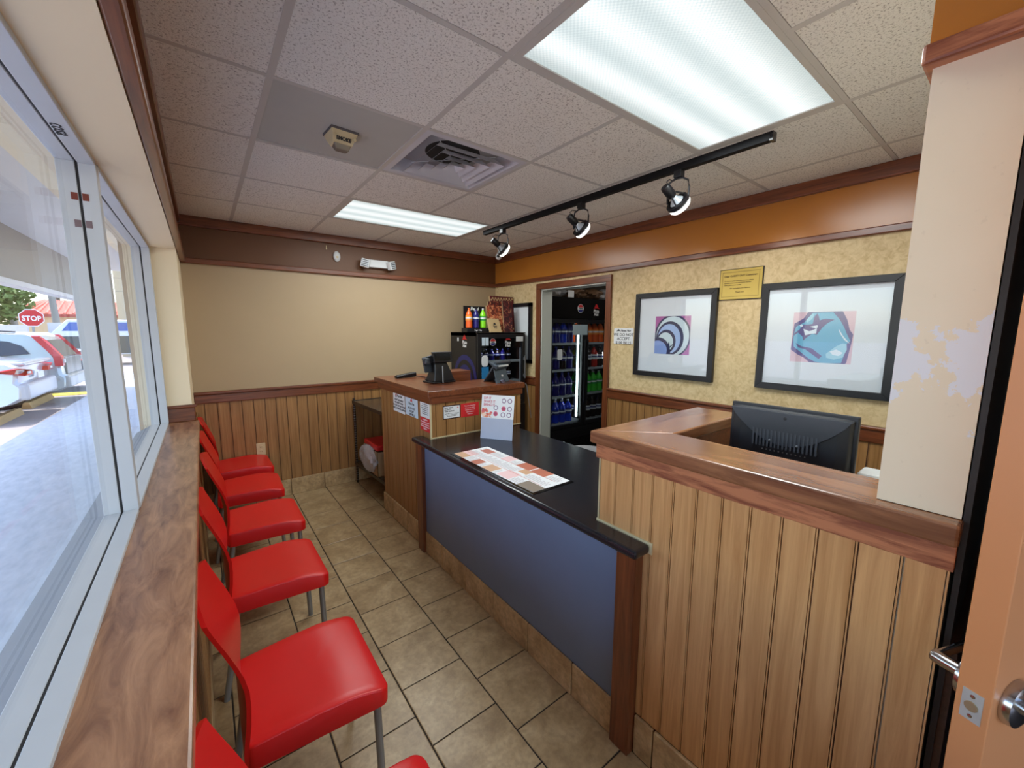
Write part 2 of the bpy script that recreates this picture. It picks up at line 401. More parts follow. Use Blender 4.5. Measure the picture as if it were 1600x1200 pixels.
# right wall ----------------------------------------------------------
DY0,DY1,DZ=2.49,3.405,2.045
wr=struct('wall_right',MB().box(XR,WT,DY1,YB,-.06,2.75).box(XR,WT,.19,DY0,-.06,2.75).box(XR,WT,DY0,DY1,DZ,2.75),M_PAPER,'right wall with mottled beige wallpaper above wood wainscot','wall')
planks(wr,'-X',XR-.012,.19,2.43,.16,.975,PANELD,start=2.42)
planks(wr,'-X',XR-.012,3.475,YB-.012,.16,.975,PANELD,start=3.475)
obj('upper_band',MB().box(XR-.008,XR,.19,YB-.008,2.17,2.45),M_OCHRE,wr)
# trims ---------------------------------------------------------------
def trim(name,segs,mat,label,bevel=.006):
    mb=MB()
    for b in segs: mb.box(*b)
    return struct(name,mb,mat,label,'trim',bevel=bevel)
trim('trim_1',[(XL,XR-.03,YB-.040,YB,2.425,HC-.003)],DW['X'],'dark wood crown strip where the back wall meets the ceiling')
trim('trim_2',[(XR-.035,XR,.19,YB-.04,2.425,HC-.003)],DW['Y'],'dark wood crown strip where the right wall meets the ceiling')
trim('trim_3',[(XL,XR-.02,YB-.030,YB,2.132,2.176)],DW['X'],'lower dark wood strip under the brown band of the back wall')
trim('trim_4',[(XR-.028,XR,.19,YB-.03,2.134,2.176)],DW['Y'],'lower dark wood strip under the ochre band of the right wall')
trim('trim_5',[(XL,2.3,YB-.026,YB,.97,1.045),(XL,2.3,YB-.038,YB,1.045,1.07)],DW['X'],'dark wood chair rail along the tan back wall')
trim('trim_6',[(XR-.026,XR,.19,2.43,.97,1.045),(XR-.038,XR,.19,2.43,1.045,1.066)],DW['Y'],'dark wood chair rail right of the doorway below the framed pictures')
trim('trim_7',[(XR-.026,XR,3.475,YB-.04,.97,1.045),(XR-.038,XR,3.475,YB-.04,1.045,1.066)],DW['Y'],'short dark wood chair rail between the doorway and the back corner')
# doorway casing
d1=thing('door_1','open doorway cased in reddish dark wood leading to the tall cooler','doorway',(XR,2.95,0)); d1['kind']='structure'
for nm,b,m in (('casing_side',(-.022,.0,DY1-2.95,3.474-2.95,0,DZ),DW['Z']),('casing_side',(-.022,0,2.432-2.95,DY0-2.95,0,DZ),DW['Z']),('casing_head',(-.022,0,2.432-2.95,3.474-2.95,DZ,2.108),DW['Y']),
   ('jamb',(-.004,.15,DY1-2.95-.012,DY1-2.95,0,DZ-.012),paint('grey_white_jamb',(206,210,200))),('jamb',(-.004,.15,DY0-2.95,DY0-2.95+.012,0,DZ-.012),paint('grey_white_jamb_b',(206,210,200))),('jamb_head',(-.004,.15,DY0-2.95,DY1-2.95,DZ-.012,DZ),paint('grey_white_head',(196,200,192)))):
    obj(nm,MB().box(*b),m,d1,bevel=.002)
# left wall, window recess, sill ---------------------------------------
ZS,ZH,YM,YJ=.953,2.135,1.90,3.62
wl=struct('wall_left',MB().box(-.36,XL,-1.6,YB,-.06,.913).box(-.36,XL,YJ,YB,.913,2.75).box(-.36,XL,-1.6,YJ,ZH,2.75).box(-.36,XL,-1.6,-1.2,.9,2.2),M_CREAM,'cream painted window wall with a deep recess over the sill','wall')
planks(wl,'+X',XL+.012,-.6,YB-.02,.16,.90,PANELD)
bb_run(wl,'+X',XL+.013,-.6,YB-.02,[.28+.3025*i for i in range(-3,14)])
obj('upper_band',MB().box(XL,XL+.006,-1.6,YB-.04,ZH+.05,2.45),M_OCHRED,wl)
trim('trim_8',[(XL,XL+.035,-1.6,YB-.03,ZH+.003,ZH+.05)],DW['Y'],'reddish wood strip along the lower edge over the window recess')
trim('trim_9',[(XL,XL+.028,-1.6,YB-.04,2.44,HC-.003)],DW['Y'],'dark wood crown strip over the window wall')
trim('trim_10',[(-.235,-.078,YJ-.014,YJ+.0,ZS,1.052),(-.235,-.066,YJ-.026,YJ+.0,1.052,1.072)],DW['X'],'reddish wood block at the far end of the window sill')
struct('trim_11',MB().box(-.236,-.062,-1.2,YJ,ZS-.04,ZS),SILL,'wide worn brown wooden window sill above the red chairs','window sill',bevel=.006)
# window frame
w1=thing('window_1','large storefront window with white aluminium frame facing the parking lot','window',(0,0,0)); w1['kind']='structure'
w1['label']='large white framed storefront window nearest the camera, looking on the parking lot'
w2=thing('window_2','narrower far window','window',(0,0,0)); w2['kind']='structure'
w2['label']='far white framed storefront window beyond the mullion with the red clip marks'
def win(parent,y0,y1):
    fx0,fx1=-.318,-.228; mid=-.272
    def bar(nm,b,m=M_ALU): obj(nm,MB().box(*b),m,parent,bevel=.0015,seg=1)
    bar('bottom_rail',(mid+.003,fx1,y0,y1,ZS-.03,ZS+.012)); bar('bottom_rail',(fx0,mid-.003,y0,y1,ZS-.03,ZS+.010))
    bar('head_rail',(mid+.003,fx1,y0,y1,ZH-.014,ZH+.01)); bar('head_rail',(fx0,mid-.003,y0,y1,ZH-.012,ZH+.01))
    obj('gasket',MB().box(mid-.004,mid+.004,y0,y1,ZS-.03,ZS+.008).box(mid-.004,mid+.004,y0,y1,ZH-.010,ZH+.01),M_ALUG,parent)
    obj('pane',MB().box(fx0+.008,fx0+.014,y0+.002,y1-.002,ZS+.008,ZH-.010),M_GLASS,parent)
win(w1,-1.2,YM); win(w2,YM+.045,YJ-.045)
for y0,y1,pr in ((YM,YM+.045,w1),(YJ-.045,YJ,w2)):
    for a,b in ((-.318,-.2755),(-.2685,-.228)):
        obj('mullion',MB().box(a,b,y0,y1,ZS+.008,ZH-.008),M_ALU,pr,bevel=.0015,seg=1)
    obj('gasket',MB().box(-.2755,-.2685,y0+.004,y1-.004,ZS+.006,ZH-.006),M_ALUG,pr)
for z,m in ((2.018,plain('red_brown_mark',(120,52,36),.6)),(1.935,plain('mauve_mark',(128,108,112),.6))):
    obj('clip_mark',MB().box(-.292,-.2765,YM-.0012,YM,z-.011,z+.011).box(-.267,-.252,YM-.0012,YM,z-.011,z+.011),m,w1)
obj('outer_sill',MB().prism([(-.318,ZS-.0),(-.318,ZS-.04),(-.40,ZS-.06),(-.40,ZS-.045)],-1.2,YJ,'Y'),M_ALUD,w1)
# handwriting on the head rail (seen from below)
hw=text_mesh('cosa',.046,.0004,'CENTER',1,0,.2); hw.materials.clear(); hw.materials.append(M_INK)
ho=bpy.data.objects.new('handwriting',hw); COL.objects.link(ho); ho.parent=w1
ho.matrix_world=Matrix(((0,1,0,-.229),(1,0,0,1.62),(0,0,-1,ZH-.0148),(0,0,0,1)))
# pillar / partition at the right ---------------------------------------
wp=struct('wall_front',MB().box(1.21,WT,.058,.190,1.2215,2.75).box(1.39,WT,.058,.190,1.17,1.2215).box(1.214,WT,.062,.190,-.06,1.17),M_PILLAR,'cream end face of the partition standing on the near counter, paint chipped','wall')
struct('wall_vestibule',MB().box(1.215,WT,.046,.056,-.06,2.3).box(WT,WT+.05,-1.6,.2,-.06,2.75),plain('unlit_room_black',(26,20,18),.5),'near-black side of the partition beside the orange door, darkened as an unlit room','wall')  # near-black colour stands in for the darkness of the room beyond
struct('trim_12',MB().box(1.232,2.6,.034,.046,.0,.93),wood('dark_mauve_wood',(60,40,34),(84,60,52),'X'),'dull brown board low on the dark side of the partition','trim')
struct('wall_header',MB().box(1.205,1.35,-1.6,.198,2.165,2.75),M_OCHRE,'ochre painted header above the cream partition end','wall')
trim('trim_13',[(1.178,1.36,-1.6,.204,2.128,2.166)],RW['Y'],'light reddish wood strip capping the cream partition end')
struct('wall_entry',MB().box(-.36,-.1,-1.75,-1.6,-.06,2.75).box(1.9,WT,-1.75,-1.6,-.06,2.75).box(-.1,1.9,-1.75,-1.6,2.3,2.75).box(.86,.92,-1.72,-1.62,0,2.3),M_TANWALL,'tan wall around the added glazed entrance behind the viewer','wall')
struct('window_3',MB().box(-.1,1.9,-1.70,-1.694,.0,2.3),M_GLASS,'unseen glazed entrance added behind the viewer to let in daylight','window')  # unseen glazing added for a broad daylight fill from behind
# adjacent room behind the doorway
struct('wall_storeroom',MB().box(WT,4.7,1.5,1.6,-.06,2.7).box(WT,4.7,4.55,4.65,-.06,2.7).box(4.65,4.75,1.5,4.65,-.06,2.7),plain('storeroom_grey',(92,88,82),.8),'dim walls of the storeroom behind the doorway','wall')
# ================================================================= OUTSIDE
def m_asphalt():
    s=N('sunlit_asphalt'); p=s.pos((1,1,1),False); a=s.noise(p,60,5,.7); b=s.noise(p,1.2,4)
    c=s.ramp(a,[(.35,lin((150,140,136))),(.6,lin((196,186,180)))]); s.base(s.mix(b,c,s.mix(.8,lin((120,110,108)),c))); s.rough(.9); s.bump(a,.4,.01); return s.m
def m_walk():
    s=N('pale_blue_walkway_paint'); p=s.pos((1,1,1),False); a=s.noise(s.pos((3,1,1),False),5,6,.65); 
    s.base(s.ramp(a,[(.3,lin((174,182,192))),(.7,lin((202,208,216)))])); s.rough(.65); s.bump(s.noise(p,30,4),.2,.004); return s.m
ground=struct('ground',MB().box(-70,30,-12,90,-.3,-.1),m_asphalt(),'sunlit pinkish grey parking lot asphalt','ground')
struct('walkway',MB().box(-2.32,-.36,-8,40,-.1,-.0),m_walk(),'pale blue painted walkway under the canopy','walkway',bevel=.01)
can=thing('canopy','white and grey plaster canopy overhanging the walkway','canopy',(-1.3,0,0)); can['kind']='structure'
M_SOF=paint('canopy_white',(206,206,206),.05,.7); M_SOFG=paint('canopy_grey_stucco',(150,146,138),.12,.8,30,.5)
obj('soffit',MB().box(-1.0,.9,-8,16,3.2,3.3),M_SOF,can); obj('beam',MB().box(.06,.42,-8,16,3.15,3.2),paint('beam_cream',(226,216,190),.06,.7,8),can)
obj('fascia',MB().box(-1.15,-1.0,-8,16,2.36,3.45),M_SOFG,can); obj('drip_edge',MB().box(-1.2,-.985,-8,16,2.28,2.36),M_SOF,can)
obj('conduit',MB().tube([(.3,4.7,3.13),(-.2,4.5,3.17),(-.95,4.9,3.16)],.006),M_INKG,can)
struct('outer_wall',MB().box(-.36,8,YB+.15,9,-.1,3.3),paint('outer_cream',(214,196,160)),'cream outer wall of the building past the far corner','wall')
# cars
def make_car(name,label,kind,body,loc,group=None):
    """rear faces +X; local origin at ground below the rear bumper, width along Y 0..1.8"""
    t=thing(name,label,'car',loc)
    Wd=1.8
    if kind=='suv':
        prof=[(0,.42),(.02,.62),(-.06,.70),(-.08,1.02),(-.34,1.50),(-.50,1.60),(-1.4,1.64),(-2.4,1.60),(-3.2,1.12),(-4.2,.98),(-4.45,.72),(-4.45,.32),(-3.9,.26),(-.5,.28),(-.15,.34)]
        shrink=lambda z: .0 if z<.95 else (z-.95)*.28
    else:
        prof=[(0,.46),(.02,.66),(-.05,.74),(-.02,1.02),(-.12,1.08),(-.55,1.12),(-1.15,1.42),(-1.9,1.47),(-2.6,1.40),(-3.4,1.02),(-4.4,.86),(-4.7,.62),(-4.7,.30),(-4.1,.24),(-.5,.26),(-.15,.36)]
        shrink=lambda z: .0 if z<.9 else (z-.9)*.42
    rings=[]
    for f,e in ((0,.10),(.025,.03),(.08,0),(.92,0),(.975,.03),(1,.10)):
        ring=[]
        for x,z in prof:
            cx=-2.2; xx=cx+(x-cx)*(1-e*.35); zz=.3+(z-.3)*(1-e*.25); s=shrink(z)
            y=s+(Wd-2*s)*f; ring.append((xx,y,zz))
        rings.append(ring)
    obj('body',MB().loft(rings),body,t,smooth=35)
    gl=plain('car_glass',(44,54,66),.08,0,.02,.8)
    def side(nm,pts,m,y,dy):
        for sgn in (0,1):
            def Y(z,off): s=shrink(z)*.97; return (s-off) if sgn==0 else (Wd-s+off)
            a=[(x,Y(z,.012),z) for x,z in pts]; b=[(x,Y(z,-.03),z) for x,z in pts]
            obj(nm,MB().loft([a,b]),m,t)
    if kind=='suv':
        side('side_window',[(-.52,1.16),(-.62,1.32),(-.80,1.42),(-1.25,1.48),(-1.25,1.10)],gl,0,0)
        side('side_window',[(-1.32,1.09),(-1.32,1.49),(-2.1,1.5),(-2.15,1.06)],gl,0,0)
        obj('rear_window',MB().loft([[(-.085+.012,.28,1.08),(-.085+.012,1.52,1.08),(-.30+.012,1.44,1.44),(-.30+.012,.36,1.44)],[(-.15,.28,1.08),(-.15,1.52,1.08),(-.36,1.44,1.44),(-.36,.36,1.44)]]),gl,t)
        rl=plain('red_tail_lens',(196,24,30),.15)
        for y0,y1 in ((-.015,.20),(1.60,1.815)):
            s=1 if y0<0 else -1
            a=[(-.04,y0 if s>0 else y1,.88),(-.055,y0 if s>0 else y1,1.10),(-.34,(y0+.06) if s>0 else (y1-.06),1.53),(-.36,(y0+.14) if s>0 else (y1-.14),1.55),(-.25,(y0+.20) if s>0 else (y1-.20),1.42),(-.04,y0+.14 if s>0 else y1-.14,1.08),(-.045,y1 if s>0 else y0,.90)]
            b=[(x-.12,y,z) for x,y,z in a]; obj('tail_lamp',MB().loft([a,b]),rl,t)
            obj('tail_lamp_lens',MB().box(-.05,-.02,(y0+.05) if s>0 else y0+.03,(y0+.16) if s>0 else y1-.06,.95,1.04),M_WHITE,t)
        obj('bumper',MB().box(-.25,.035,.02,1.78,.40,.66),plain('car_bumper_silver',(168,172,172),.3),t,bevel=.04,seg=3)
        obj('tailgate',MB().box(-.12,-.028,.22,1.58,.68,1.06),plain('gate_shaded_silver',(110,114,108),.25),t,bevel=.02)  # tailgate silver darkened to paint in the shade on the rear
        obj('roof_rail',MB().tube([(-.7,.22,1.62),(-1.4,.22,1.67),(-2.2,.22,1.64)],.015),M_BLACK,t)
    else:
        side('side_window',[(-.75,1.12),(-1.15,1.36),(-1.8,1.40),(-1.85,1.02)],gl,0,0)
        obj('rear_window',MB().loft([[(-.60,.32,1.16),(-.60,1.48,1.16),(-1.12,1.40,1.42),(-1.12,.40,1.42)],[(-.62,.32,1.08),(-.62,1.48,1.08),(-1.2,1.40,1.34),(-1.2,.40,1.34)]]),gl,t)
        rl=plain('red_tail_lens',(196,24,30),.15)
        for sgn in (0,1):
            f=lambda y:(y if sgn==0 else Wd-y)
            a=[(-.30,f(-.012),.93),(-.02,f(-.008),.88),(.035,f(.03),.86),(.04,f(.42),.86),(.035,f(.42),.94),(.03,f(.05),.98),(-.02,f(-.006),.99)]
            b=[(x-.08,y+(.04 if sgn==0 else -.04),z) for x,y,z in a]; obj('tail_lamp',MB().loft([a,b]),rl,t)
            obj('tail_lamp_lens',MB().box(.03,.046,min(f(.16),f(.30)),max(f(.16),f(.30)),.89,.93),M_WHITE,t)
        obj('trunk_lip',MB().box(-.16,.03,.12,1.68,1.03,1.10),body,t,bevel=.03,seg=3)
        obj('bumper',MB().box(-.25,.06,.02,1.78,.42,.72),plain('sedan_bumper',(188,192,200),.25),t,bevel=.05,seg=3)
        obj('licence_plate',MB().box(.02,.035,.72,1.08,.76,.88),M_PAPERW,t)
    for x in (-.95,-3.65):
        for y in (.02,1.58):
            wh=obj('wheel',MB().lathe([(.06,-.0),(.30,0),(.325,.03),(.325,.17),(.30,.2),(.06,.2)],20,(x,y,.325),'Y'),plain('tyre_black',(24,24,26),.8),t,smooth=30)
            obj('rim',MB().lathe([(.03,-.008),(.19,-.004),(.20,.01),(.20,.19),(.03,.208)],14,(x,y,.325),'Y'),M_STEEL,wh,smooth=30)
    return t
make_car('suv','silver grey SUV with tall red tail lamps parked beyond the pale sedan','suv',plain('suv_silver',(176,186,188),.22,.3,.03,.5,.5),(-2.42,12.95,-.1))
make_car('sedan','pale silver sedan with wedge red tail lamp nearest the window','sedan',plain('sedan_silver',(196,202,212),.22,.3,.03,.5,.5),(-2.58,10.86,-.1))
make_car('sedan','dark blue sedan parked beyond the silver SUV','sedan',plain('sedan_dark',(40,50,66),.2,.2,.03,.5,.5),(-2.5,15.6,-.1))
def van():
    t=thing('van','white van with blue tinted upper windows on the far street','van',(-5.2,26,-.1))
    prof=[(0,.5),(0,1.45),(.25,1.75),(.55,2.08),(4.6,2.1),(4.7,.5)]
    obj('body',MB().prism(prof,0,1.9,'Y'),plain('van_white',(216,222,230),.3),t,bevel=.05,seg=3)
    obj('lower_panel',MB().box(.0,4.68,-.012,.03,.55,1.35),plain('van_dark',(70,74,72),.4),t)
    obj('window',MB().prism([(.36,1.58),(.62,1.96),(2.0,1.97),(2.0,1.58)],-.012,.03,'Y'),plain('van_blue_glass',(60,96,170),.1),t)
    obj('window',MB().box(2.15,4.4,-.012,.03,1.58,1.97),plain('van_blue_glass',(60,96,170),.1),t)
    for x in (1.0,3.8): obj('wheel',MB().lathe([(.05,0),(.36,0),(.38,.03),(.38,.2),(.05,.2)],18,(x,-.02,.38),'Y'),plain('tyre_black',(24,24,26),.8),t,smooth=30)
van()
# parking blocks, painted curb
for k,(x,y) in enumerate(((-3.1,10.55),(-3.15,12.9))):
    o=obj('wheel_stop',MB().prism([(0,0),(.16,0),(.12,.13),(.04,.13)],0,1.65,'Y'),paint('stop_concrete',(196,164,116),.15,.9),None,(x,y,-.1))
    tag(o,('tan concrete wheel stop under the pale sedan','tan concrete wheel stop under the silver SUV')[k],'wheel stop','concrete wheel stops')
tag(obj('curb_stripe',MB().box(-3.2,-2.34,14.9,15.5,-.1,-.085),plain('yellow_paint',(236,214,70),.7)),'bright yellow painted stripe on the asphalt beyond the sedan','stripe')
# stop sign
ss=thing('stop_sign','red octagonal STOP sign on a thin post behind the silver SUV','sign',(-4.35,20,-.1))
obj('post',MB().box(-.03,.03,.01,.04,0,2.0),M_STEEL,ss)
oc=lambda r,n=8:[(r*math.cos(PI/8+PI/4*i),r*math.sin(PI/8+PI/4*i)) for i in range(n)]
sg=bpy.data.objects.new('sign_plate',mesh('sign_plate',flats([(oc(.30),0),(oc(.275),1)],0,.004))); COL.objects.link(sg); sg.parent=ss
sg.data.materials.append(M_WINK); sg.data.materials.append(plain('stop_red',(200,24,40),.45))
sg.rotation_euler=(PI/2,0,0); sg.location=(0,0,2.03)
letters('STOP',.22,M_WINK,sg,0,.085,.0088,'CENTER',1,.025,sx=.80)
# utility poles and wires
for k,(x,y,h,dx) in enumerate(((-7.1,30,9,-.55),(-5.95,31,8,-.25))):
    t=tag(obj('utility_pole',MB().tube([(0,0,0),(dx*.5,0,h*.5),(dx,0,h)],[.15,.13,.1],10),plain('pole_grey',(150,146,136),.9),None,(x+.1,y,-.1),smooth=40),('grey utility pole leaning in front of the tree','darker utility pole rising left of the palm')[k],'pole','utility poles')
for k,z in enumerate((3.6,4.3)):
    tag(obj('power_wire',MB().tube([(-14,30.5,z+1.5),(-9,30.5,z+.3),(-5.2,30.5,z-.1),(6,30.5,z+.4)],.012,5),M_INKG),('lower thin wire crossing the sky behind the poles','upper thin wire crossing the sky behind the poles')[k],'wire')
# red-roofed house far behind, beige building, pale wall
hs=thing('house','low cream house with a salmon red tiled hip roof behind the van','house',(-9,50,-.1))
obj('wall',MB().box(-3.2,8,0,6,0,2.75),plain('house_cream',(214,190,150),.8),hs)
obj('fascia',MB().box(-3.6,8.4,-.5,6.5,2.62,2.85),plain('house_fascia',(170,80,66),.8),hs)
rf=obj('roof',MB().loft([[(-3.7,-.6,2.85),(8.5,-.6,2.85),(8.5,6.6,2.85),(-3.7,6.6,2.85)],[(-1.4,2.8,4.1),(6.5,2.8,4.1),(6.5,3.2,4.1),(-1.4,3.2,4.1)]]),plain('salmon_roof',(214,112,92),.8,0,.2),hs)
rw=MB()
for i in range(24):
    x=-3.4+i*.5; rw.tube([(x,-.6,2.9),(min(max(x,-1.2),6.4)*.85+x*.15,2.7,4.08)],.09,6)
o=obj('roof_tiles',rw,plain('salmon_tiles',(226,128,106),.8,0,.15),hs); o['kind']='stuff'
obj('window',MB().box(1.0,2.6,-.03,.05,1.2,2.3),M_BLACK,hs); obj('window',MB().box(4,5.6,-.03,.05,1.2,2.3),M_BLACK,hs)
bd=thing('building','plain beige two storey building seen past the far window','building',(-3.9,34,-.1))
obj('wall',MB().box(0,10,0,8,0,9),plain('bldg_beige',(196,172,136),.9),bd)
obj('ledge',MB().box(-.1,10,-.15,0,5.6,5.8).box(-.1,10,-.1,0,6.8,6.9),plain('bldg_ledge',(214,198,168),.9),bd)
obj('door',MB().box(1.2,2.2,-.04,.02,0,2.4),plain('bldg_door',(96,72,52),.8),bd); obj('column',MB().box(.0,.5,-.3,0,0,5.6),plain('bldg_ledge2',(206,188,156),.9),bd)
tag(obj('boundary_wall',MB().box(-22,-5.6,25,25.2,-.1,1.72).box(-5.6,-4.9,27.8,28,-.1,1.85),plain('pale_wall',(206,204,206),.9)),'low whitish wall behind the stop sign and under the tree','wall')
def foliage(name,c,rx,ry,rz,n,size,mat,parent,seed=1):
    rnd=random.Random(seed); mb=MB()
    for i in range(n):
        while 1:
            p=Vector((rnd.uniform(-1,1),rnd.uniform(-1,1),rnd.uniform(-1,1)))
            if .25<p.length<1: break
        p=Vector((c[0]+p.x*rx,c[1]+p.y*ry,c[2]+p.z*rz)); a=Vector((rnd.gauss(0,1),rnd.gauss(0,1),rnd.gauss(0,1))).normalized(); b=a.cross(Vector((rnd.gauss(0,1),rnd.gauss(0,1),rnd.gauss(0,1)))).normalized(); s=size*rnd.uniform(.6,1.3)
        mb.add([p-a*s,p-b*s*.45,p+a*s,p+b*s*.45],[(0,1,2,3)])
    o=obj(name,mb,mat,parent); o['kind']='stuff'; return o
def m_leaf(nm,c):
    return plain(nm,c,.7,0,.5)
tr=thing('tree','broad loose-leaved green tree left of the stop sign','tree',(-8.6,28,-.1))
obj('trunk',MB().tube([(0,0,0),(.1,0,1.2),(-.1,.1,2.6)],[.2,.16,.1],10),plain('bark',(96,84,66),.9),tr,smooth=40)
foliage('foliage',(-.1,0,3.0),2.85,1.8,1.5,5600,.15,m_leaf('leaf_green',(96,118,58)),tr,3)
pm=thing('palm','small palm tree rising behind the salmon roof','palm',(-11.2,60,-.1))
obj('trunk',MB().tube([(0,0,0),(.1,0,5.6)],[.2,.15],8),plain('bark',(96,84,66),.9),pm)
for k in range(13):
    a=2*PI*k/13; mb=MB(); pts=[]
    for i in range(7):
        u=i/6; r=1.9*u; z=5.6+.9*math.sin(u*2.2)-.9*u*u; pts.append(Vector((.1+r*math.cos(a),r*math.sin(a),z)))
    sd=Vector((-math.sin(a),math.cos(a),0))
    L=[p+sd*.32*math.sin(PI*(i/6)**.7+.05)-Vector((0,0,.18*math.sin(PI*i/6))) for i,p in enumerate(pts)]; R=[p-sd*.32*math.sin(PI*(i/6)**.7+.05)-Vector((0,0,.18*math.sin(PI*i/6))) for i,p in enumerate(pts)]
    vs=L+pts+R; n=7
    mb.add(vs,[(i,i+1,n+i+1,n+i) for i in range(6)]+[(n+i,n+i+1,2*n+i+1,2*n+i) for i in range(6)])
    obj('frond',mb,m_leaf('palm_green',(70,104,62)),pm)
# ================================================================= COUNTERS
def rot_letters(*a,**k): return letters(*a,**k)
# ---- low service counter
lc=thing('service_counter','low counter with black granite top and slate blue front between the two tall counters','counter',(1.18,1.7,0))
def L(mb,o): return mb.xf(Matrix.Translation(-Vector(o.location)))
CT=.822
obj('countertop',L(MB().prism([(1.11,.755),(1.196,.755),(1.196,1.0),(1.89,1.0),(1.89,2.474),(1.196,2.474),(1.196,2.61),(1.11,2.61)],CT,.856,'Z'),lc),M_GRAN,lc,bevel=.012,seg=3)
obj('front_panel',L(MB().box(1.18,1.2,.865,2.545,.16,CT),lc),M_BLUE,lc)
obj('post',L(MB().box(1.153,1.198,.782,.866,.0,CT),lc),DW['Z'],lc,bevel=.003)
obj('post',L(MB().box(1.153,1.198,2.545,2.635,.0,CT),lc),DW['Z'],lc,bevel=.003)
obj('carcass',L(MB().box(1.2,1.85,1.0,2.47,.02,CT),lc),plain('carcass_dark',(52,40,34),.7),lc)
obj('caulk',L(MB().box(1.194,1.2,.748,1.0,CT-.002,.862),lc),M_CREAMPL,lc); obj('caulk',L(MB().box(1.197,1.99,2.474,2.4795,.854,.862),lc),M_CREAMPL,lc)
bb_l=[.792+.3005*i for i in range(8)]
def bbx(parent,x0,x1,y0,y1,joints,axis='Y'):
    js=sorted([y0]+[j for j in joints if y0+.01<j<y1-.01]+[y1])
    for p,q in zip(js,js[1:]):
        obj('baseboard_tile',L(MB().box(x0,x1,p+.0022,q-.0022,0,.16),parent),M_FTB,parent,bevel=.004)
bbx(lc,1.171,1.181,.866,2.545,bb_l)
# ---- near tall counter
nc=thing('tall_counter','near tall counter of wide golden boards under a worn wood ledge','counter',(1.2,.5,0))
planks_n=[]
def planks_local(parent,fixed,a0,a1,z0,z1,mat,start,pitch,face='-X'):
    """boards as parts of a thing"""
    a=start-pitch*math.ceil((start-a0)/pitch)
    while a<a1-.002:
        p,q=max(a,a0),min(a+pitch,a1); a+=pitch
        if q-p<.006: continue
        mb=MB(); g=.0022
        if face=='-X':
            mb.box(fixed,fixed+.012,p+g+.004,q-g,z0,z1); mb.box(fixed+.001,fixed+.012,p+.0012,p+.0044,z0,z1)
        else:
            mb.box(p+g,q-g,fixed,fixed+.012,z0,z1)
        obj('plank',L(mb,parent),mat,parent)
planks_local(nc,1.2,.060,.992,.16,1.12,PANELW,.916,.0785)
obj('body',L(MB().box(1.2085,1.36,.193,.992,.02,1.17).box(1.36,1.93,.83,.992,.02,1.17),nc),GROOVE,nc)
obj('inner_face',L(MB().box(1.36,1.372,.190,.83,.5,1.17).box(1.372,1.93,.818,.83,.5,1.17),nc),DW['Y'],nc)
obj('corner_strip',L(MB().box(1.197,1.212,.992,.997,.857,1.115),nc),M_CREAMPL,nc)
obj('apron',L(MB().box(1.186,1.2,.056,1.006,1.113,1.174),nc),RW['Y'],nc,bevel=.002)
obj('apron',L(MB().box(1.2,1.94,.992,1.006,1.113,1.174),nc),RW['X'],nc,bevel=.002)
obj('ledge',L(MB().prism([(1.165,.054),(1.385,.054),(1.385,.80),(1.165,1.022)],1.172,1.220,'Z'),nc),CAP['Y'],nc,bevel=.006)
obj('ledge',L(MB().prism([(1.3855,.80),(1.972,.80),(1.972,1.022),(1.1655,1.022)],1.172,1.220,'Z'),nc),CAP['X'],nc,bevel=.006)
bbx(nc,1.186,1.2,.058,.782,[.70,.40,.10])
tag(obj('work_desk',MB().box(1.374,2.3,.192,.80,.90,.93).box(2.2,2.3,.192,.80,.0,.90),plain('desk_dark',(46,34,28),.5)),'dark low desk hidden behind the near tall counter','desk')
# ---- far booth
fb=thing('register_counter','far tall wooden counter with paper notices, holding the two order screens','counter',(1.2,2.96,0))
obj('body',L(MB().box(1.2085,1.60,2.4885,3.44,.02,1.17).box(1.60,1.988,2.4885,2.80,.02,1.17),fb),GROOVE,fb)
planks_local(fb,1.2,2.482,3.44,.16,1.11,PANELD,2.52,.0785)
planks_local(fb,2.48,1.204,1.99,.856,1.11,PANELD,1.24,.0785,'-Y')
obj('corner_strip',L(MB().box(1.196,1.206,2.476,2.486,.83,1.10),fb),M_CREAMPL,fb)
obj('apron',L(MB().box(1.186,1.2,2.464,3.47,1.100,1.150),fb),DW['Y'],fb,bevel=.002)
obj('apron',L(MB().box(1.2,1.995,2.464,2.48,1.100,1.150),fb),DW['X'],fb,bevel=.002)
obj('top',L(MB().prism([(1.172,2.45),(2.008,2.45),(2.008,2.83),(1.64,2.83),(1.64,3.53),(1.172,3.53)],1.148,1.190,'Z'),fb),DW['Y'],fb,bevel=.004)
obj('riser',L(MB().box(1.50,1.745,2.84,3.02,.9,1.27),fb),DW['X'],fb,bevel=.004)
bbx(fb,1.186,1.2,2.64,3.44,[2.92,3.22])
obj('support_panel',L(MB().box(1.7,2.0,2.83,2.85,.3,1.148),fb),DW['Z'],fb)
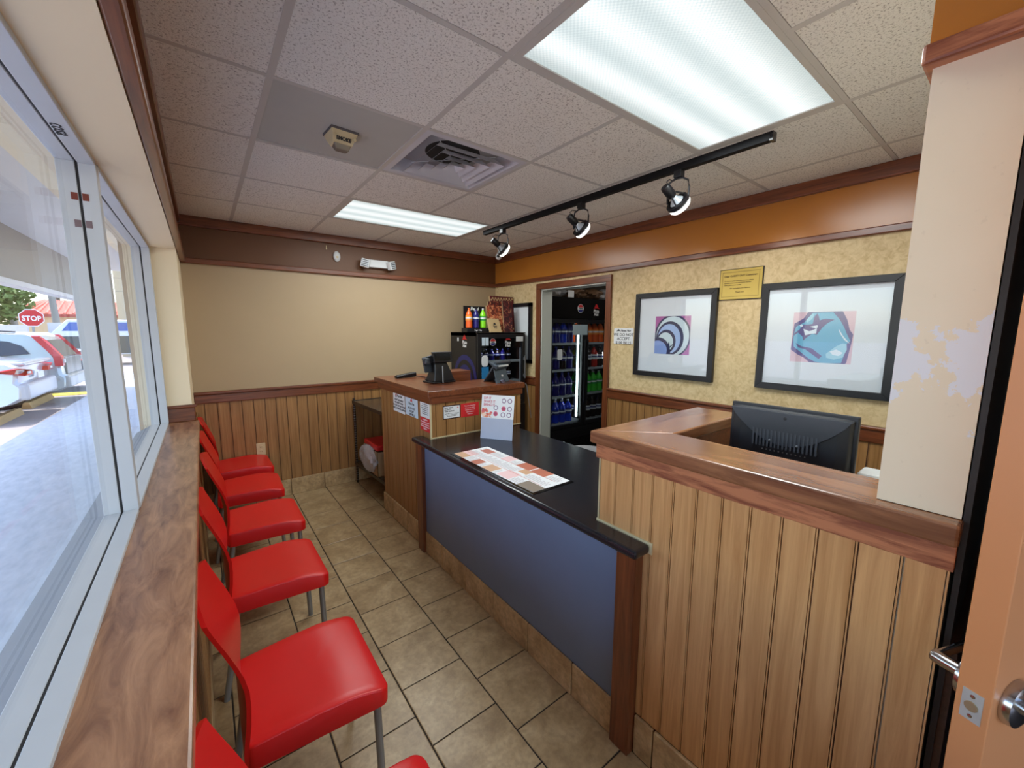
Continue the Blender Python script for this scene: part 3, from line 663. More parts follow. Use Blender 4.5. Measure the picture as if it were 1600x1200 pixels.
# ================================================================= CHAIRS
def make_chair():
    t=thing('chair','red plastic chair','chair',(0,0,0))
    # local: x from back (0) to front (.40), y -.215...215
    def outline(inset):
        pts=[]; xb,xf=.005+inset,.400-inset; yb,yf=.190-inset,.213-inset; r=.030-inset*.6
        def corner(cx,cy,a0,a1,rr,n=6): 
            for i in range(n+1):
                a=a0+(a1-a0)*i/n; pts.append((cx+rr*math.cos(a),cy+rr*math.sin(a)))
        n=10
        corner(xf-r,-yf+r,-PI/2,0,r); 
        for i in range(1,n): pts.append((xf,-yf+r+(2*yf-2*r)*i/n))
        corner(xf-r,yf-r,0,PI/2,r)
        for i in range(1,n): u=i/n; pts.append((xf-r+(xb+.02-xf+r)*u, yf+(yb-yf)*u))
        corner(xb+.02,yb-.02,PI/2,PI,.02,4)
        for i in range(1,n): pts.append((xb,yb-.02-(2*yb-.04)*i/n))
        corner(xb+.02,-yb+.02,PI,1.5*PI,.02,4)
        for i in range(1,n): u=i/n; pts.append((xb+.02+(xf-r-xb-.02)*u, -(yb+(yf-yb)*u)))
        return pts
    def zt(x,y):
        u=x/.40; f=.470-.030*max(0,(u-.62)/.38)**1.7-.006*max(0,1-u*3); 
        f-=.010*(1-(y/.2)**2)*math.sin(PI*min(1,u/.85)) if u<.85 else 0
        return f
    rings=[]
    for ins,z in ((.006,'b'),(.001,'b2'),(0,-.007),(.002,-.002),(.007,0)):
        rings.append([(x,y,(.385 if z=='b' else .388) if isinstance(z,str) else zt(x,y)+z) for x,y in outline(ins)])
    base=outline(.007)
    for s in (.85,.6,.35,.1):
        rings.append([(.2+(x-.2)*s,y*s,zt(.2+(x-.2)*s,y*s)) for x,y in base])
    seat=MB().loft(rings,cap=True); 
    obj('seat',seat,M_RED,t,smooth=50)
    # backrest: s-curved sheet, concave across
    zs=[.40,.44,.48,.53,.58,.63,.68,.73,.78,.82,.85,.875,.89]; xc=[.012,.012,.013,.014,.012,.006,-.004,-.018,-.034,-.048,-.058,-.066,-.070]
    def sheet(off,sc=1.0,zmax=0):
        rows=[]
        for i,(z,x) in enumerate(zip(zs,xc)):
            row=[]; w=(.185+.004*min(1,(z-.40)/.3))*sc
            for k in range(17):
                v=-1+2*k/16; zz=z
                arch=.030*abs(v)**2.4*max(0,(z-.66)/.23); zz=z-arch+zmax
                row.append((x+.022*abs(v)**2*min(1,max(0,(z-.44)/.2))-off,w*v,zz))
            rows.append(row)
        return rows
    A=sheet(0); B=sheet(.011,.985)
    mb=MB(); n=17; R=len(A)
    vs=[p for r in A for p in r]+[p for r in B for p in r]; fs=[]
    for i in range(R-1):
        for k in range(n-1):
            a=i*n+k; fs.append((a,a+1,a+n+1,a+n)); b=a+R*n; fs.append((b,b+n,b+n+1,b+1))
    for i in range(R-1):
        for k in (0,n-1): a=i*n+k; fs.append((a,a+n,a+n+R*n,a+R*n))
    for k in range(n-1):
        for i in (0,R-1): a=i*n+k; fs.append((a,a+1,a+1+R*n,a+R*n))
    mb.add(vs,fs); obj('backrest',mb,M_RED,t,smooth=45)
    for s in (-1,1):
        obj('leg',MB().tube([(.365,s*.180,.392),(.368,s*.182,.2),(.372,s*.184,0)],.0125,12),M_STEEL,t,smooth=40)
        obj('leg',MB().tube([(.030,s*.165,.39),(.0,s*.170,.2),(-.035,s*.175,0)],.0125,12),M_STEEL,t,smooth=40)
    return t
proto=make_chair()
cl=['red chair nearest the camera, only its back tip and seat corner in view','second red chair from the camera, its whole seat in full view in the foreground',
 'third red chair from the camera, beside the second','fourth red chair from the camera, in the middle of the row','fifth red chair from the camera, next to the last one','red chair farthest from the camera, in front of the wall outlet']
for i,(x,y,rz) in enumerate(((-.004,.712,.0),(0,1.385,.0),(-.004,2.158,.01),(.018,2.82,.0),(0,3.462,-.02),(0,4.05,.02))):
    c=proto if i==0 else copy_tree(proto)
    c.location=(x,y,0); c.rotation_euler=(0,0,rz); tag(c,cl[i],'chair','red chairs along the window wall')
# ================================================================= CEILING FIXTURES
def panel(name,label,r):
    x0,x1,y0,y1=r; t=thing(name,label,'ceiling light',((x0+x1)/2,(y0+y1)/2,HC))
    w,d=(x1-x0)/2-.012,(y1-y0)/2-.010
    fr=MB()
    for a in ((-w,-w+.028,-d,d),(w-.028,w,-d,d),(-w+.028,w-.028,-d,-d+.020),(-w+.028,w-.028,d-.020,d)): fr.box(*a,-.005,.006)
    obj('frame',fr,M_TEE,t)
    obj('diffuser',MB().box(-w+.028,w-.028,-d+.02,d-.02,0,.004),m_panel(y0+.03,y1-.03,PANEL),t)
    obj('housing',MB().box(-w,w,-d,d,.02,.10),M_WHITE,t)
    l=lamp('tube_light','AREA',((x0+x1)/2,(y0+y1)/2,HC-.007),TUBES,(.93,1,1),shape='RECTANGLE',size=2*w-.06,size_y=2*d-.04)
    return t
panel('ceiling_light','large fluorescent ceiling panel nearest the camera, seen near the top edge',NEARL)
panel('ceiling_light','smaller looking fluorescent ceiling panel near the tan back wall',FARL)
# air diffuser
x0,x1,y0,y1=VENT; cx,cy=(x0+x1)/2,(y0+y1)/2
av=thing('air_diffuser','white square ceiling air diffuser with nested vanes and black duct inside','vent',(cx,cy,HC))
mv=plain('vent_white',(200,200,206),.4)
def frustum(r0,z0,r1,z1,th=.004):
    a=[(-r0,-r0,z0),(r0,-r0,z0),(r0,r0,z0),(-r0,r0,z0)]; b=[(-r1,-r1,z1),(r1,-r1,z1),(r1,r1,z1),(-r1,r1,z1)]
    c=[(x*(1-th/r1),y*(1-th/r1),z+th) for x,y,z in b]; d=[(x*(1-th/r0),y*(1-th/r0),z+th) for x,y,z in a]
    return MB().loft([a,b,c,d,a],cap=False)
obj('frame',frustum(.294,-.003,.262,-.004,.006),mv,av); obj('frame_cone',frustum(.262,-.002,.235,.062),mv,av)
for r in (.205,.148,.092): obj('vane',frustum(r,-.016,r-.030,.012,.008),mv,av)
obj('centre_plate',frustum(.045,-.016,.012,.016),mv,av)
dm=plain('duct_black',(16,16,18),.6)
obj('duct',MB().lathe([(.15,.068),(.152,.10),(.142,.11),(.152,.12),(.142,.13),(.152,.14),(.142,.15),(.15,.2)],28),dm,av)
bk=MB(); bk.box(-.29,.29,-.29,.29,.21,.215); bk.box(-.275,.275,-.275,.275,.066,.07)
obj('backing',MB().box(-.275,.275,-.275,.275,.066,.0675),plain('vent_throat',(176,176,178),.6),av)
obj('duct_opening',MB().lathe([(.001,.0655),(.15,.0655),(.15,.0659),(.001,.0659)],36),dm,av)
obj('hanger_wire',MB().tube([(-.17,.17,.03),(.17,-.17,.03)],.0018,5).tube([(-.17,-.17,.03),(.17,.17,.03)],.0018,5),M_WHITE,av)
# smoke detector: wedge housing
sd=thing('smoke_detector','cream wedge shaped smoke alarm marked SMOKE on the grey ceiling board','smoke detector',(.588,2.085,HC)); sd.rotation_euler=(0,0,.08)
obj('base_plate',MB().box(-.062,.062,-.06,.06,-.008,.002),M_INKG,sd)
obj('housing',MB().loft([[(-.06,-.058,-.006),(.06,-.058,-.006),(.06,.058,-.006),(-.06,.058,-.006)],[(-.05,-.035,-.03),(.05,-.035,-.03),(.05,.05,-.03),(-.05,.05,-.03)],[(-.045,-.022,-.05),(.045,-.022,-.05),(.04,.03,-.058),(-.04,.03,-.058)]]),M_CREAMPL,sd,bevel=.003)
obj('lens',MB().loft([[(-.04,-.018,-.048),(.04,-.018,-.048),(.036,.03,-.056),(-.036,.03,-.056)],[(-.03,-.010,-.074),(.03,-.010,-.074),(.024,.016,-.078),(-.024,.016,-.078)]]),plain('smoky_lens',(120,110,98),.2),sd,bevel=.004)
for s in (-1,1): obj('screw',MB().lathe([(.001,-.005),(.008,-.004),(.008,.004),(.001,.005)],12,(s*.045,-.045,-.030),'Y'),M_CREAMPL,sd)
sl=letters('SMOKE',.021,M_INK,sd,0,0,0,'CENTER',1,.05); sl.location=(0,-.0395,-.026); sl.rotation_euler=(math.radians(122),0,0)
# track with three spot heads
tk=thing('light_track','long thin black track crossing the ceiling over the counter','track',(2.145,2.03,HC-.006))
obj('rail',MB().box(-.018,.018,-1.18,1.19,-.034,.006),plain('track_black',(14,14,16),.7,0,.05,.2),tk,bevel=.002)
obj('end_cap',MB().box(-.019,.019,-1.195,-1.18,-.036,.006),M_BLACKG,tk)
M_BULB=plain('reflector_bulb_glass',(178,186,192),.15,.3)
def spot_head():
    t=thing('track_spot','black track spot','spotlight',(0,0,0))
    obj('adapter',MB().box(-.02,.02,-.022,.022,-.035,0),M_BLACK,t,bevel=.003)
    yk=MB(); 
    for s in (-1,1): pass
    R=Matrix.Rotation(math.radians(15),4,'Z')
    path=[(0,-.055,-.165),(0,-.057,-.09),(0,-.05,-.055),(0,-.02,-.038),(0,.02,-.038),(0,.05,-.055),(0,.057,-.09),(0,.055,-.165)]
    rings=[]
    obj('yoke',MB().tube(path,.0052,6).xf(R),M_BLACK,t,smooth=40)
    # head: axis pointing down and towards the right wall
    ax=Vector((.80,-.18,-.57)).normalized(); q=ax.to_track_quat('Z','Y').to_matrix().to_4x4(); T=Matrix.Translation((-.01,0,-.160))@q
    obj('socket',MB().lathe([(.001,-.115),(.022,-.112),(.026,-.10),(.026,-.045),(.018,-.035),(.001,-.034)],18).xf(T),M_BLACK,t,smooth=40)
    obj('ring',MB().lathe([(.052,.0),(.062,.0),(.062,.018),(.052,.018),(.052,.0)],28).xf(T),M_BLACK,t,smooth=40)
    br=MB()
    for k in range(3):
        a=2*PI*k/3; br.tube([(.024*math.cos(a),.024*math.sin(a),-.045),(.057*math.cos(a),.057*math.sin(a),.005)],.0045,6)
    obj('bracket',br.xf(T),M_BLACK,t)
    b=obj('bulb',MB().lathe([(.001,-.038),(.016,-.036),(.022,-.02),(.045,.008),(.052,.022),(.053,.036)],24).xf(T),M_BULB,t,smooth=60)
    obj('lens',MB().lathe([(.001,.058),(.03,.056),(.052,.048),(.061,.036),(.061,.028),(.001,.028)],24).xf(T),emis('lit_lens',(1,.97,.9),1.6),t,smooth=60)
    obj('wire',MB().tube([(0,.0,-.035),(-.03,.012,-.055),(-.07,.014,-.055),(-.10,.01,-.075),(-.085,0,-.10)],.0028,6),M_BLACK,t,smooth=40)
    return t,ax
hd,ax=spot_head()
lb=['track spot nearest the camera, at the wide end of the black track','middle track spot on the black track','track spot farthest from the camera, near the back corner']
for i,y in enumerate((1.30,2.02,2.935)):
    c=hd if i==0 else copy_tree(hd)
    c.location=(2.145,y,HC-.038); tag(c,lb[i],'spotlight','black track spots')
    l=lamp('spot_beam','SPOT',(2.145-.01+ax.x*.06,y+ax.y*.06,HC-.038-.16+ax.z*.06),SPOT,(1,.93,.82),spot_size=math.radians(75),spot_blend=.8,shadow_soft_size=.04)
    l.rotation_euler=ax.to_track_quat('-Z','Y').to_euler()
# dome camera behind last spot
dc=thing('security_camera','small round white security camera under the ceiling near the back corner','camera',(2.62,3.66,HC-.003))
obj('base',MB().lathe([(.03,0),(.03,-.015),(.012,-.02)],16),M_WHITE,dc); obj('arm',MB().tube([(0,0,-.015),(0,0,-.09)],.008),M_WHITE,dc)
obj('housing',MB().lathe([(.001,-.035),(.02,-.03),(.032,-.015),(.035,0),(.032,.015),(.02,.03),(.001,.035)],20,(0,0,-.115)),M_WHITE,dc,smooth=60)
obj('lens',MB().lathe([(.001,-.044),(.012,-.042),(.014,-.03),(.001,-.03)],16,(0,0,0),'Y').xf(Matrix.Translation((-.012,0,-.118))@Matrix.Rotation(-.6,4,'Z')),M_INK,dc,smooth=50)
# ================================================================= BACK WALL ITEMS
el=thing('emergency_light','white twin head emergency light on the brown band of the back wall','emergency light',(1.49,YB-.009,2.268))
obj('housing',MB().box(-.10,.12,-.055,0,-.036,.040),M_WHITE,el,bevel=.006)
for x,rz in ((-.13,-.35),(.145,.5)):
    m=Matrix.Translation((x,-.075,-.005))@Matrix.Rotation(rz,4,'Z')@Matrix.Rotation(.25*(1 if x<0 else -1),4,'Y')
    h=obj('lamp_head',MB().box(-.042,.042,-.02,.03,-.042,.042).xf(m),M_WHITE,el,bevel=.008)
    lm=MB(); 
    for k in range(4):
        lm.box(-.032,.032,-.0225,-.019,-.030+k*.018,-.022+k*.018)
    lm.box(-.034,.034,-.0205,-.0195,-.034,.034,1)
    obj('lamp_lens',lm.xf(m),[plain('lens_dark',(70,72,78),.2),plain('lens_pale',(206,212,216),.15)],h)
mo=thing('motion_sensor','small oval white motion sensor left of the emergency light','sensor',(1.108,YB-.009,2.308))
obj('body',MB().lathe([(.001,0),(.03,0),(.034,-.012),(.026,-.024),(.001,-.03)],24,(0,0,0),'Y').xf(Matrix.Diagonal((1,1,1.45,1))),M_WHITE,mo,smooth=60)
obj('window',MB().lathe([(.001,-.031),(.012,-.029),(.012,-.02)],16,(0,0,-.006),'Y'),M_CREAMPL,mo,smooth=60)
tag(obj('wall_hook',MB().lathe([(.001,.02),(.004,.015),(.007,-.012),(.006,-.02),(.001,-.022)],10),M_CREAMPL,None,(1.018,YB-.014,2.385),smooth=50),'tiny cream peg on the brown band above the oval sensor','hook')
ou=thing('wall_outlet','cream electrical outlet on the wainscot behind the last red chair','outlet',(.352,YB-.0125,.50))
obj('cover_plate',MB().box(-.036,.036,-.006,0,-.057,.057),M_CREAMPL,ou,bevel=.003)
for z in (-.02,.02):
    s=obj('socket',MB().lathe([(.001,-.008),(.016,-.008),(.017,-.004),(.001,-.004)],16,(0,0,z),'Y'),M_CREAMPL,ou)
    obj('slot',MB().box(-.007,-.005,-.0085,-.007,z-.005,z+.005).box(.005,.007,-.0085,-.007,z-.005,z+.005),M_INK,s)
# shelf rack behind booth
rk=thing('shelf_rack','dark metal wire rack with solid shelves between the back wall and the register counter','rack',(1.207,3.9,0),.05)
ms=plain('dark_bronze_metal',(72,62,54),.35,.7); mt=plain('bronze_shelf_sheet',(104,90,74),.25,.6)
for x in (0,.50):
    for y in (-.445,.33): 
        obj('post',MB().tube([(x,y,0),(x,y,.90)],.0125,10),ms,rk,smooth=40)
        p=MB()
        for k in range(34): p.lathe([(.0135,.03+k*.0254),(.0135,.034+k*.0254)],8,(x,y,0))
        o=obj('post_rings',p,M_STEEL,rk); o['kind']='stuff'
for z in (.215,.865):
    obj('shelf',MB().box(-.012,.512,-.455,.342,z,z+.006),mt,rk)
    fr=MB()
    for a in ((-.016,-.010,-.460,.346),(.510,.516,-.460,.346)): fr.box(*a,z-.022,z+.012)
    for a in ((-.016,.516,-.460,-.454),(-.016,.516,.340,.346)): fr.box(*a,z-.022,z+.012)
    obj('shelf_rim',fr,ms,rk,bevel=.002)
bx=thing('carton','brown open carton lined with clear plastic, standing on the lower rack shelf','box',(1.36,3.84,.2215))
mk=plain('cardboard',(176,146,108),.8)
for b in ((-.15,.15,-.20,-.195,0,.24),(-.15,.15,.195,.2,0,.24),(-.15,-.145,-.2,.2,0,.24),(.145,.15,-.2,.2,0,.24),(-.15,.15,-.2,.2,0,.005)): obj('side',MB().box(*b),mk,bx)
rl=MB()
tag(obj('plastic_lid_tub',MB().box(-.14,.14,-.19,.19,0,.05),plain('red_lid',(204,34,34),.4),None,(1.35,3.83,.47),bevel=.012,seg=3),'red plastic lid lying on top of the bagged carton','lid')
def bag(name,label,loc,rx,ry,rz,mat,seed,amp=.18,cat='bag'):
    rnd=random.Random(seed); n,m=22,14; rings=[]
    for j in range(m+1):
        a=-PI/2+PI*j/m; rg=[]
        for i in range(n):
            b=2*PI*i/n; k=1+amp*(rnd.random()-.5)+amp*.5*math.sin(5*b+j)
            rg.append((rx*max(.02,math.cos(a))*math.cos(b)*k,ry*max(.02,math.cos(a))*math.sin(b)*k,rz*math.sin(a)))
        rings.append(rg)
    return tag(obj(name,MB().loft(rings),mat,None,loc,smooth=25),label,cat)
M_BAG=glass('clear_film',(.9,.9,.9),3.0,.15)
def m_film(nm,c,alpha):
    s=N(nm); s.base(lin(c)); s.rough(.18); s.b.inputs['Alpha'].default_value=alpha; s.bump(s.noise(s.pos((1,1,1),False),40,4,.7),1,.01); return s.m
M_FILM=m_film('wrinkled_film',(214,214,218),.55)
bag('plastic_bag','wrinkled clear plastic bag hanging over the carton front',(1.19,3.83,.37),.055,.20,.13,M_FILM,4)
# trash bin with liner behind the counter
tb=thing('trash_bin','grey bin with a white liner behind the granite counter','bin',(2.22,1.97,0))
obj('bin',MB().lathe([(.14,0),(.17,.66),(.165,.66),(.14,.02)],20),plain('bin_grey',(90,90,92),.6),tb,smooth=40)
obj('liner',MB().lathe([(.172,.60),(.184,.66),(.180,.70),(.15,.705),(.14,.68),(.13,.5)],30),M_FILM,tb,smooth=30)
tag(obj('floor_mat',MB().box(1.95,2.95,1.2,3.3,0,.012).box(1.98,2.92,1.25,1.30,.012,.016).box(1.98,2.92,2.1,2.14,.012,.016).box(1.98,2.92,2.8,2.84,.012,.016),plain('rubber_mat',(26,26,28),.8)),'ribbed black rubber mat on the floor behind the counter','mat')
# ================================================================= PICTURES AND SIGNS
def picture(label,y,art,aw):
    t=facing('picture_frame',label,'picture',(XR-.022,y,1.565),'-X','black framed abstract prints')
    w=.347; f=.042; fr=MB()
    for pts in ([(-w,-w),(w,-w),(w-f,-w+f),(-w+f,-w+f)],[(w,-w),(w,w),(w-f,w-f),(w-f,-w+f)],[(w,w),(-w,w),(-w+f,w-f),(w-f,w-f)],[(-w,w),(-w,-w),(-w+f,-w+f),(-w+f,w-f)]):
        obj('frame_side',MB().prism(pts,-.0215,.012),M_FRAMEB,t,bevel=.002)
    obj('mat_board',MB().box(-w+f-.004,w-f+.004,-w+f-.004,w-f+.004,-.012,-.004),plain('mat_white',(222,226,230),.8),t)
    L_,m=art; a=aw/2
    obj('print',flats([(clip([((u-.5)*aw,(v-.5)*aw) for u,v in p],-a,a,-a,a),mi) for p,mi in L_],-.004,.0002),m,t)
    obj('pane',MB().box(-w+f,w-f,-w+f,w-f,.0,.002),M_PGLASS,t); return t
def U1(x,y): return ((x-280)/650,1-(y-180)/705)
def e1(cx,cy,rx,ry): return [U1(cx+rx*math.cos(2*PI*i/44),cy+ry*math.sin(2*PI*i/44)) for i in range(44)]
full=[(0,0),(1,0),(1,1),(0,1)]
mag=plain('art_magenta',(176,92,160),.6); nav=plain('art_navy',(40,44,86),.6); pal=plain('art_pale',(206,222,228),.6); blu=plain('art_blue',(166,190,230),.6); dbl=plain('art_mid_blue',(138,162,216),.6)
art1=([(full,0),(e1(612,545,335,395),1),(e1(612,550,305,365),2),(e1(565,590,255,315),1),(e1(550,600,215,275),3),(e1(500,650,180,220),1),(e1(485,665,150,185),2),
   ([U1(570,750),U1(630,690),U1(625,720),U1(580,765)],1),(e1(355,800,215,225),1),(e1(345,820,180,185),4),([U1(540,700),U1(560,640),U1(600,900),U1(540,900)],1)],[mag,nav,pal,blu,dbl])
picture('left framed print, pale concentric arcs on a magenta square with white mat',1.803,art1,.305)
def U2(x,y): return ((x-150)/830,1-(y-240)/660)
pk=plain('art_pink',(218,186,196),.6); vi=plain('art_violet',(96,84,138),.6); te=plain('art_teal',(104,176,206),.6); lt=plain('art_light_teal',(158,208,224),.6); wh=plain('art_white',(222,232,240),.6)
P2=lambda *q:[U2(*p) for p in q]
art2=([(full,0),(P2((350,240),(300,320),(170,390),(150,740),(250,800),(350,840),(440,905),(660,915),(880,935),(925,880),(960,640),(970,530),(920,470),(880,350),(810,240)),1),
 (P2((420,250),(345,330),(320,370),(200,430),(178,520),(175,600),(190,700),(330,790),(420,850),(500,885),(620,905),(860,890),(905,720),(900,650),(945,610),(890,520),(850,440),(780,340),(690,250)),2),
 (P2((430,395),(445,300),(480,262),(505,300),(520,350),(600,330),(720,345),(640,380),(570,440),(500,540),(440,520),(370,570),(320,615),(300,560),(235,510),(180,550),(178,520),(250,470),(300,400),(360,405)),1),
 (P2((345,380),(420,330),(440,270),(410,265),(340,340)),3),
 (P2((305,458),(390,490),(430,480),(495,450),(490,520),(420,525),(340,545)),4),(P2((395,430),(500,412),(505,440),(480,455)),4),(P2((245,415),(275,398),(300,420),(275,440)),4),
 (P2((215,650),(300,690),(450,715),(600,810),(560,850),(460,790),(360,730),(260,710)),1),
 (P2((780,455),(850,550),(945,645),(870,600),(800,510)),4),(P2((650,780),(760,690),(850,640),(905,650),(915,720),(870,820),(760,850),(660,830)),3),(P2((700,750),(780,720),(870,760),(820,800),(740,790)),4)],[pk,vi,te,lt,wh])
picture('right framed print, blue teal stone shape on a pink square with white mat',.813,art2,.310)
t=facing('picture_frame','black framed picture half hidden behind the small cooler near the back corner','picture',(XR-.022,3.90,1.565),'-X')
w=.347
for b in ((-w,w,-w,-w+.042),(-w,w,w-.042,w),(-w,-w+.042,-w,w),(w-.042,w,-w,w)): obj('frame_side',MB().box(*b,-.0215,.012),M_FRAMEB,t)
obj('mat_board',MB().box(-w+.04,w-.04,-w+.04,w-.04,-.012,-.004),plain('mat_white',(222,226,230),.8),t)
# gold plaque
t=facing('plaque','gold notice plaque for carry out customers between the two framed prints','plaque',(XR-.014,1.312,1.927),'-X')
obj('backing',MB().box(-.143,.143,-.107,.107,-.0135,-.004),M_INK,t); obj('face',MB().box(-.139,.139,-.103,.103,-.004,.0),M_GOLD,t,bevel=.002)
bd_=MB()
for i in range(30):
    for s in (-1,1): bd_.box(-.121+i*.0083,-.1165+i*.0083,s*.084-.002,s*.084+.002,.0,.0006)
for i in range(21):
    for s in (-1,1): bd_.box(s*.121-.002,s*.121+.002,-.084+i*.0082,-.0795+i*.0082,.0,.0006)
obj('border',bd_,M_BROWNINK,t)
letters('Dear CARRY OUT Customer:',.0175,M_BROWNINK,t,0,.066,.0003,'CENTER',1,.03)
letters('To ensure quick customer service, please\nprovide your name and phone number\nwhen placing your order.',.0115,M_BROWNINK,t,-.108,.030,.0003,'LEFT',1.25,.02)
letters('We appreciate your Patience',.0115,M_BROWNINK,t,0,-.022,.0003,'CENTER',1,.02); letters('Thank you!',.0125,M_BROWNINK,t,.0,-.048,.0003,'CENTER',1,.02)
# $100 bills sign
def rrect(w,h,r,n=4):
    p=[]
    for cx,cy,a in ((w-r,h-r,0),(-w+r,h-r,PI/2),(-w+r,-h+r,PI),(w-r,-h+r,1.5*PI)):
        for i in range(n+1): b=a+PI/2*i/n; p.append((cx+r*math.cos(b),cy+r*math.sin(b)))
    return p
def black_roof(t,x,y,w):
    p=[(-.5,-.1),(-.30,.02),(-.14,.24),(.02,.30),(.14,.22),(.30,.02),(.5,-.06),(.3,-.03),(0,-.02),(-.3,-.05)]
    obj('emblem',MB().prism([(a*w,b*w) for a,b in p],0,.0006),M_INK,t,(x,y,.0))
t=facing('notice_sign','small white plastic sign refusing hundred dollar bills, right of the doorway','sign',(XR-.004,2.286,1.551),'-X')
obj('plate',MB().prism(rrect(.106,.070,.012),-.0035,0),M_PAPERW,t)
black_roof(t,-.055,.046,.055); letters('Pizza Hut',.028,M_INK,t,.022,.062,.0003,'CENTER',1,.02,shear=.3)
letters('WE DO NOT\nACCEPT\n$100 BILLS',.037,M_INK,t,0,.030,.0003,'CENTER',.98,.012)
# booth notices
t=facing('notice_sheet','leftmost paper notice on the register counter side','notice',(1.1985,3.035,1.027),'-X')
obj('sheet',MB().box(-.118,.118,-.077,.077,-.0005,.0),M_PAPERW,t)
round_emblem(t,-.055,.052,.0001,.016); letters('Pizza Hut',.026,M_INK,t,.015,.066,.0003,'CENTER',1,.02)
letters("DON'T LIKE WHAT\nWE DIDN'T WANT\nTO TAKE ON THE ORDER\nCHECK IT BEFORE LEAVING",.0205,M_INK,t,0,.030,.0003,'CENTER',1.12,.02)
t=facing('notice_sheet','middle pale blue notice with a red roof emblem on the register counter side','notice',(1.1985,2.793,1.032),'-X')
obj('sheet',MB().box(-.112,.112,-.072,.072,-.0005,.0),M_PAPERB,t); roof_emblem(t,-.0,.042,.0001,.055,None,False); letters('Pizza Hut',.026,M_INK,t,0,.036,.0003,'CENTER',1,.02)
letters('WE DO NOT\nACCEPT\n$100 BILLS',.022,M_INK,t,0,-.002,.0003,'CENTER',1.05,.02)
t=facing('notice_sheet','narrow white notice with small print beside the counter corner','notice',(1.1985,2.565,1.044),'-X')
obj('sheet',MB().box(-.076,.076,-.053,.053,-.0005,.0),M_PAPERW,t)
letters('To our valued guests\nplease review your order\nbefore leaving the counter\nAll sales subject to tax\nAsk us about catering\nThank you for visiting',.0105,M_INKG,t,0,.046,.0003,'CENTER',1.3,.01)
t=facing('notice_sheet','red notice with white print under the narrow white notice','notice',(1.1985,2.567,.941),'-X')
obj('sheet',MB().box(-.076,.076,-.048,.048,-.0005,.0),M_REDP,t)
letters('ATTENTION\nPlease check your order\nbefore you leave today\nWe value your business\nThank you',.0135,M_WINK,t,0,.040,.0003,'CENTER',1.2,.02)
t=facing('notice_sheet','small white notice in a black border on the counter front','notice',(1.364,2.4785,1.026),'-Y')
obj('border',MB().prism(rrect(.071,.049,.006),-.001,0),plain('dark_red_border',(50,22,24),.5),t); obj('sheet',MB().prism(rrect(.064,.042,.003),0,.0004),M_PAPERW,t)
roof_emblem(t,.048,.026,.0004,.018,None,False)
letters('NOW HIRING\nALL SHIFTS\nTEAM MEMBERS',.011,M_INK,t,-.058,.036,.0006,'LEFT',1.1,.03); letters('Apply online or ask a manager today\nEqual opportunity employer\nflexible hours available',.0078,M_INKG,t,0,-.006,.0006,'CENTER',1.2,.01)
t=facing('notice_sheet','red card with faint white print right of the bordered notice','notice',(1.514,2.4785,1.025),'-Y')
obj('sheet',MB().box(-.076,.076,-.050,.050,-.0008,.0),M_REDP,t); letters('Please be advised that\nall carry out orders\nmust be paid in full\nbefore pick up\nThank you',.0105,M_WINK,t,0,.036,.0003,'CENTER',1.45,-.003)
# tabletop sign stand
ts=thing('sign_stand','grey countertop stand holding a white menu card with pink dip pictures','sign stand',(1.55,2.20,.856)); ts.rotation_euler=(0,0,-.98+.0)
TL=Matrix.Rotation(math.radians(-9),4,'X')
mg=plain('stand_grey',(170,176,196),.4)
obj('back_board',MB().box(-.117,.117,-.003,.003,0,.30).xf(TL),mg,ts,bevel=.002)
obj('foot',MB().box(-.10,.10,.0,.06,0,.006),mg,ts,bevel=.002)
cf=bpy.data.objects.new('menu_card',mesh('menu_card',MB().box(-.119,.119,-.078,.082,0,.0015))); COL.objects.link(cf); cf.data.materials.append(M_PAPERW); cf.parent=ts
cf.matrix_local=TL@Matrix.Translation((0,-.0036,.222))@Matrix.Rotation(PI/2,4,'X')
letters('DIP IT\nSHAKE IT\nBRING IT',.0245,M_PINKINK,cf,-.104,.072,.0018,'LEFT',.95,.008,sx=.86)
CUPM=[plain('mauve_ring',(130,96,130),.5),plain('rose_spot',(206,100,120),.5),plain('rose_dark',(170,70,100),.5),M_PAPERW]
for x,y in ((.045,.046),(.088,.046),(-.012,-.004),(.045,-.008),(.088,-.008),(-.012,-.046),(.042,-.050),(.085,-.050)):
    sp=(x,y) in ((.045,-.008),(-.012,-.046)); obj('cup_print',flats([(ell(x,y,.0165,.017,16),1 if sp else 0),(ell(x,y,.0115,.0115,14),2 if sp else 3)],.0016,.0002),CUPM,cf)
for x in (.022,-.034,.020): pass
rnd=random.Random(5); fl=[]
for k in range(26):
    x,y=rnd.uniform(-.108,-.040),rnd.uniform(-.072,-.014); r=rnd.uniform(.006,.012); fl.append((clip(ell(x,y,r*1.4,r,9),-.117,-.03,-.077,0),rnd.choice([0,0,1,2,3])))
obj('food_print',flats(fl,.0016,.00004),[plain('food_orange',(226,140,110),.5),plain('food_red',(214,96,96),.5),plain('food_cream',(240,208,184),.5),M_PAPERW],cf)
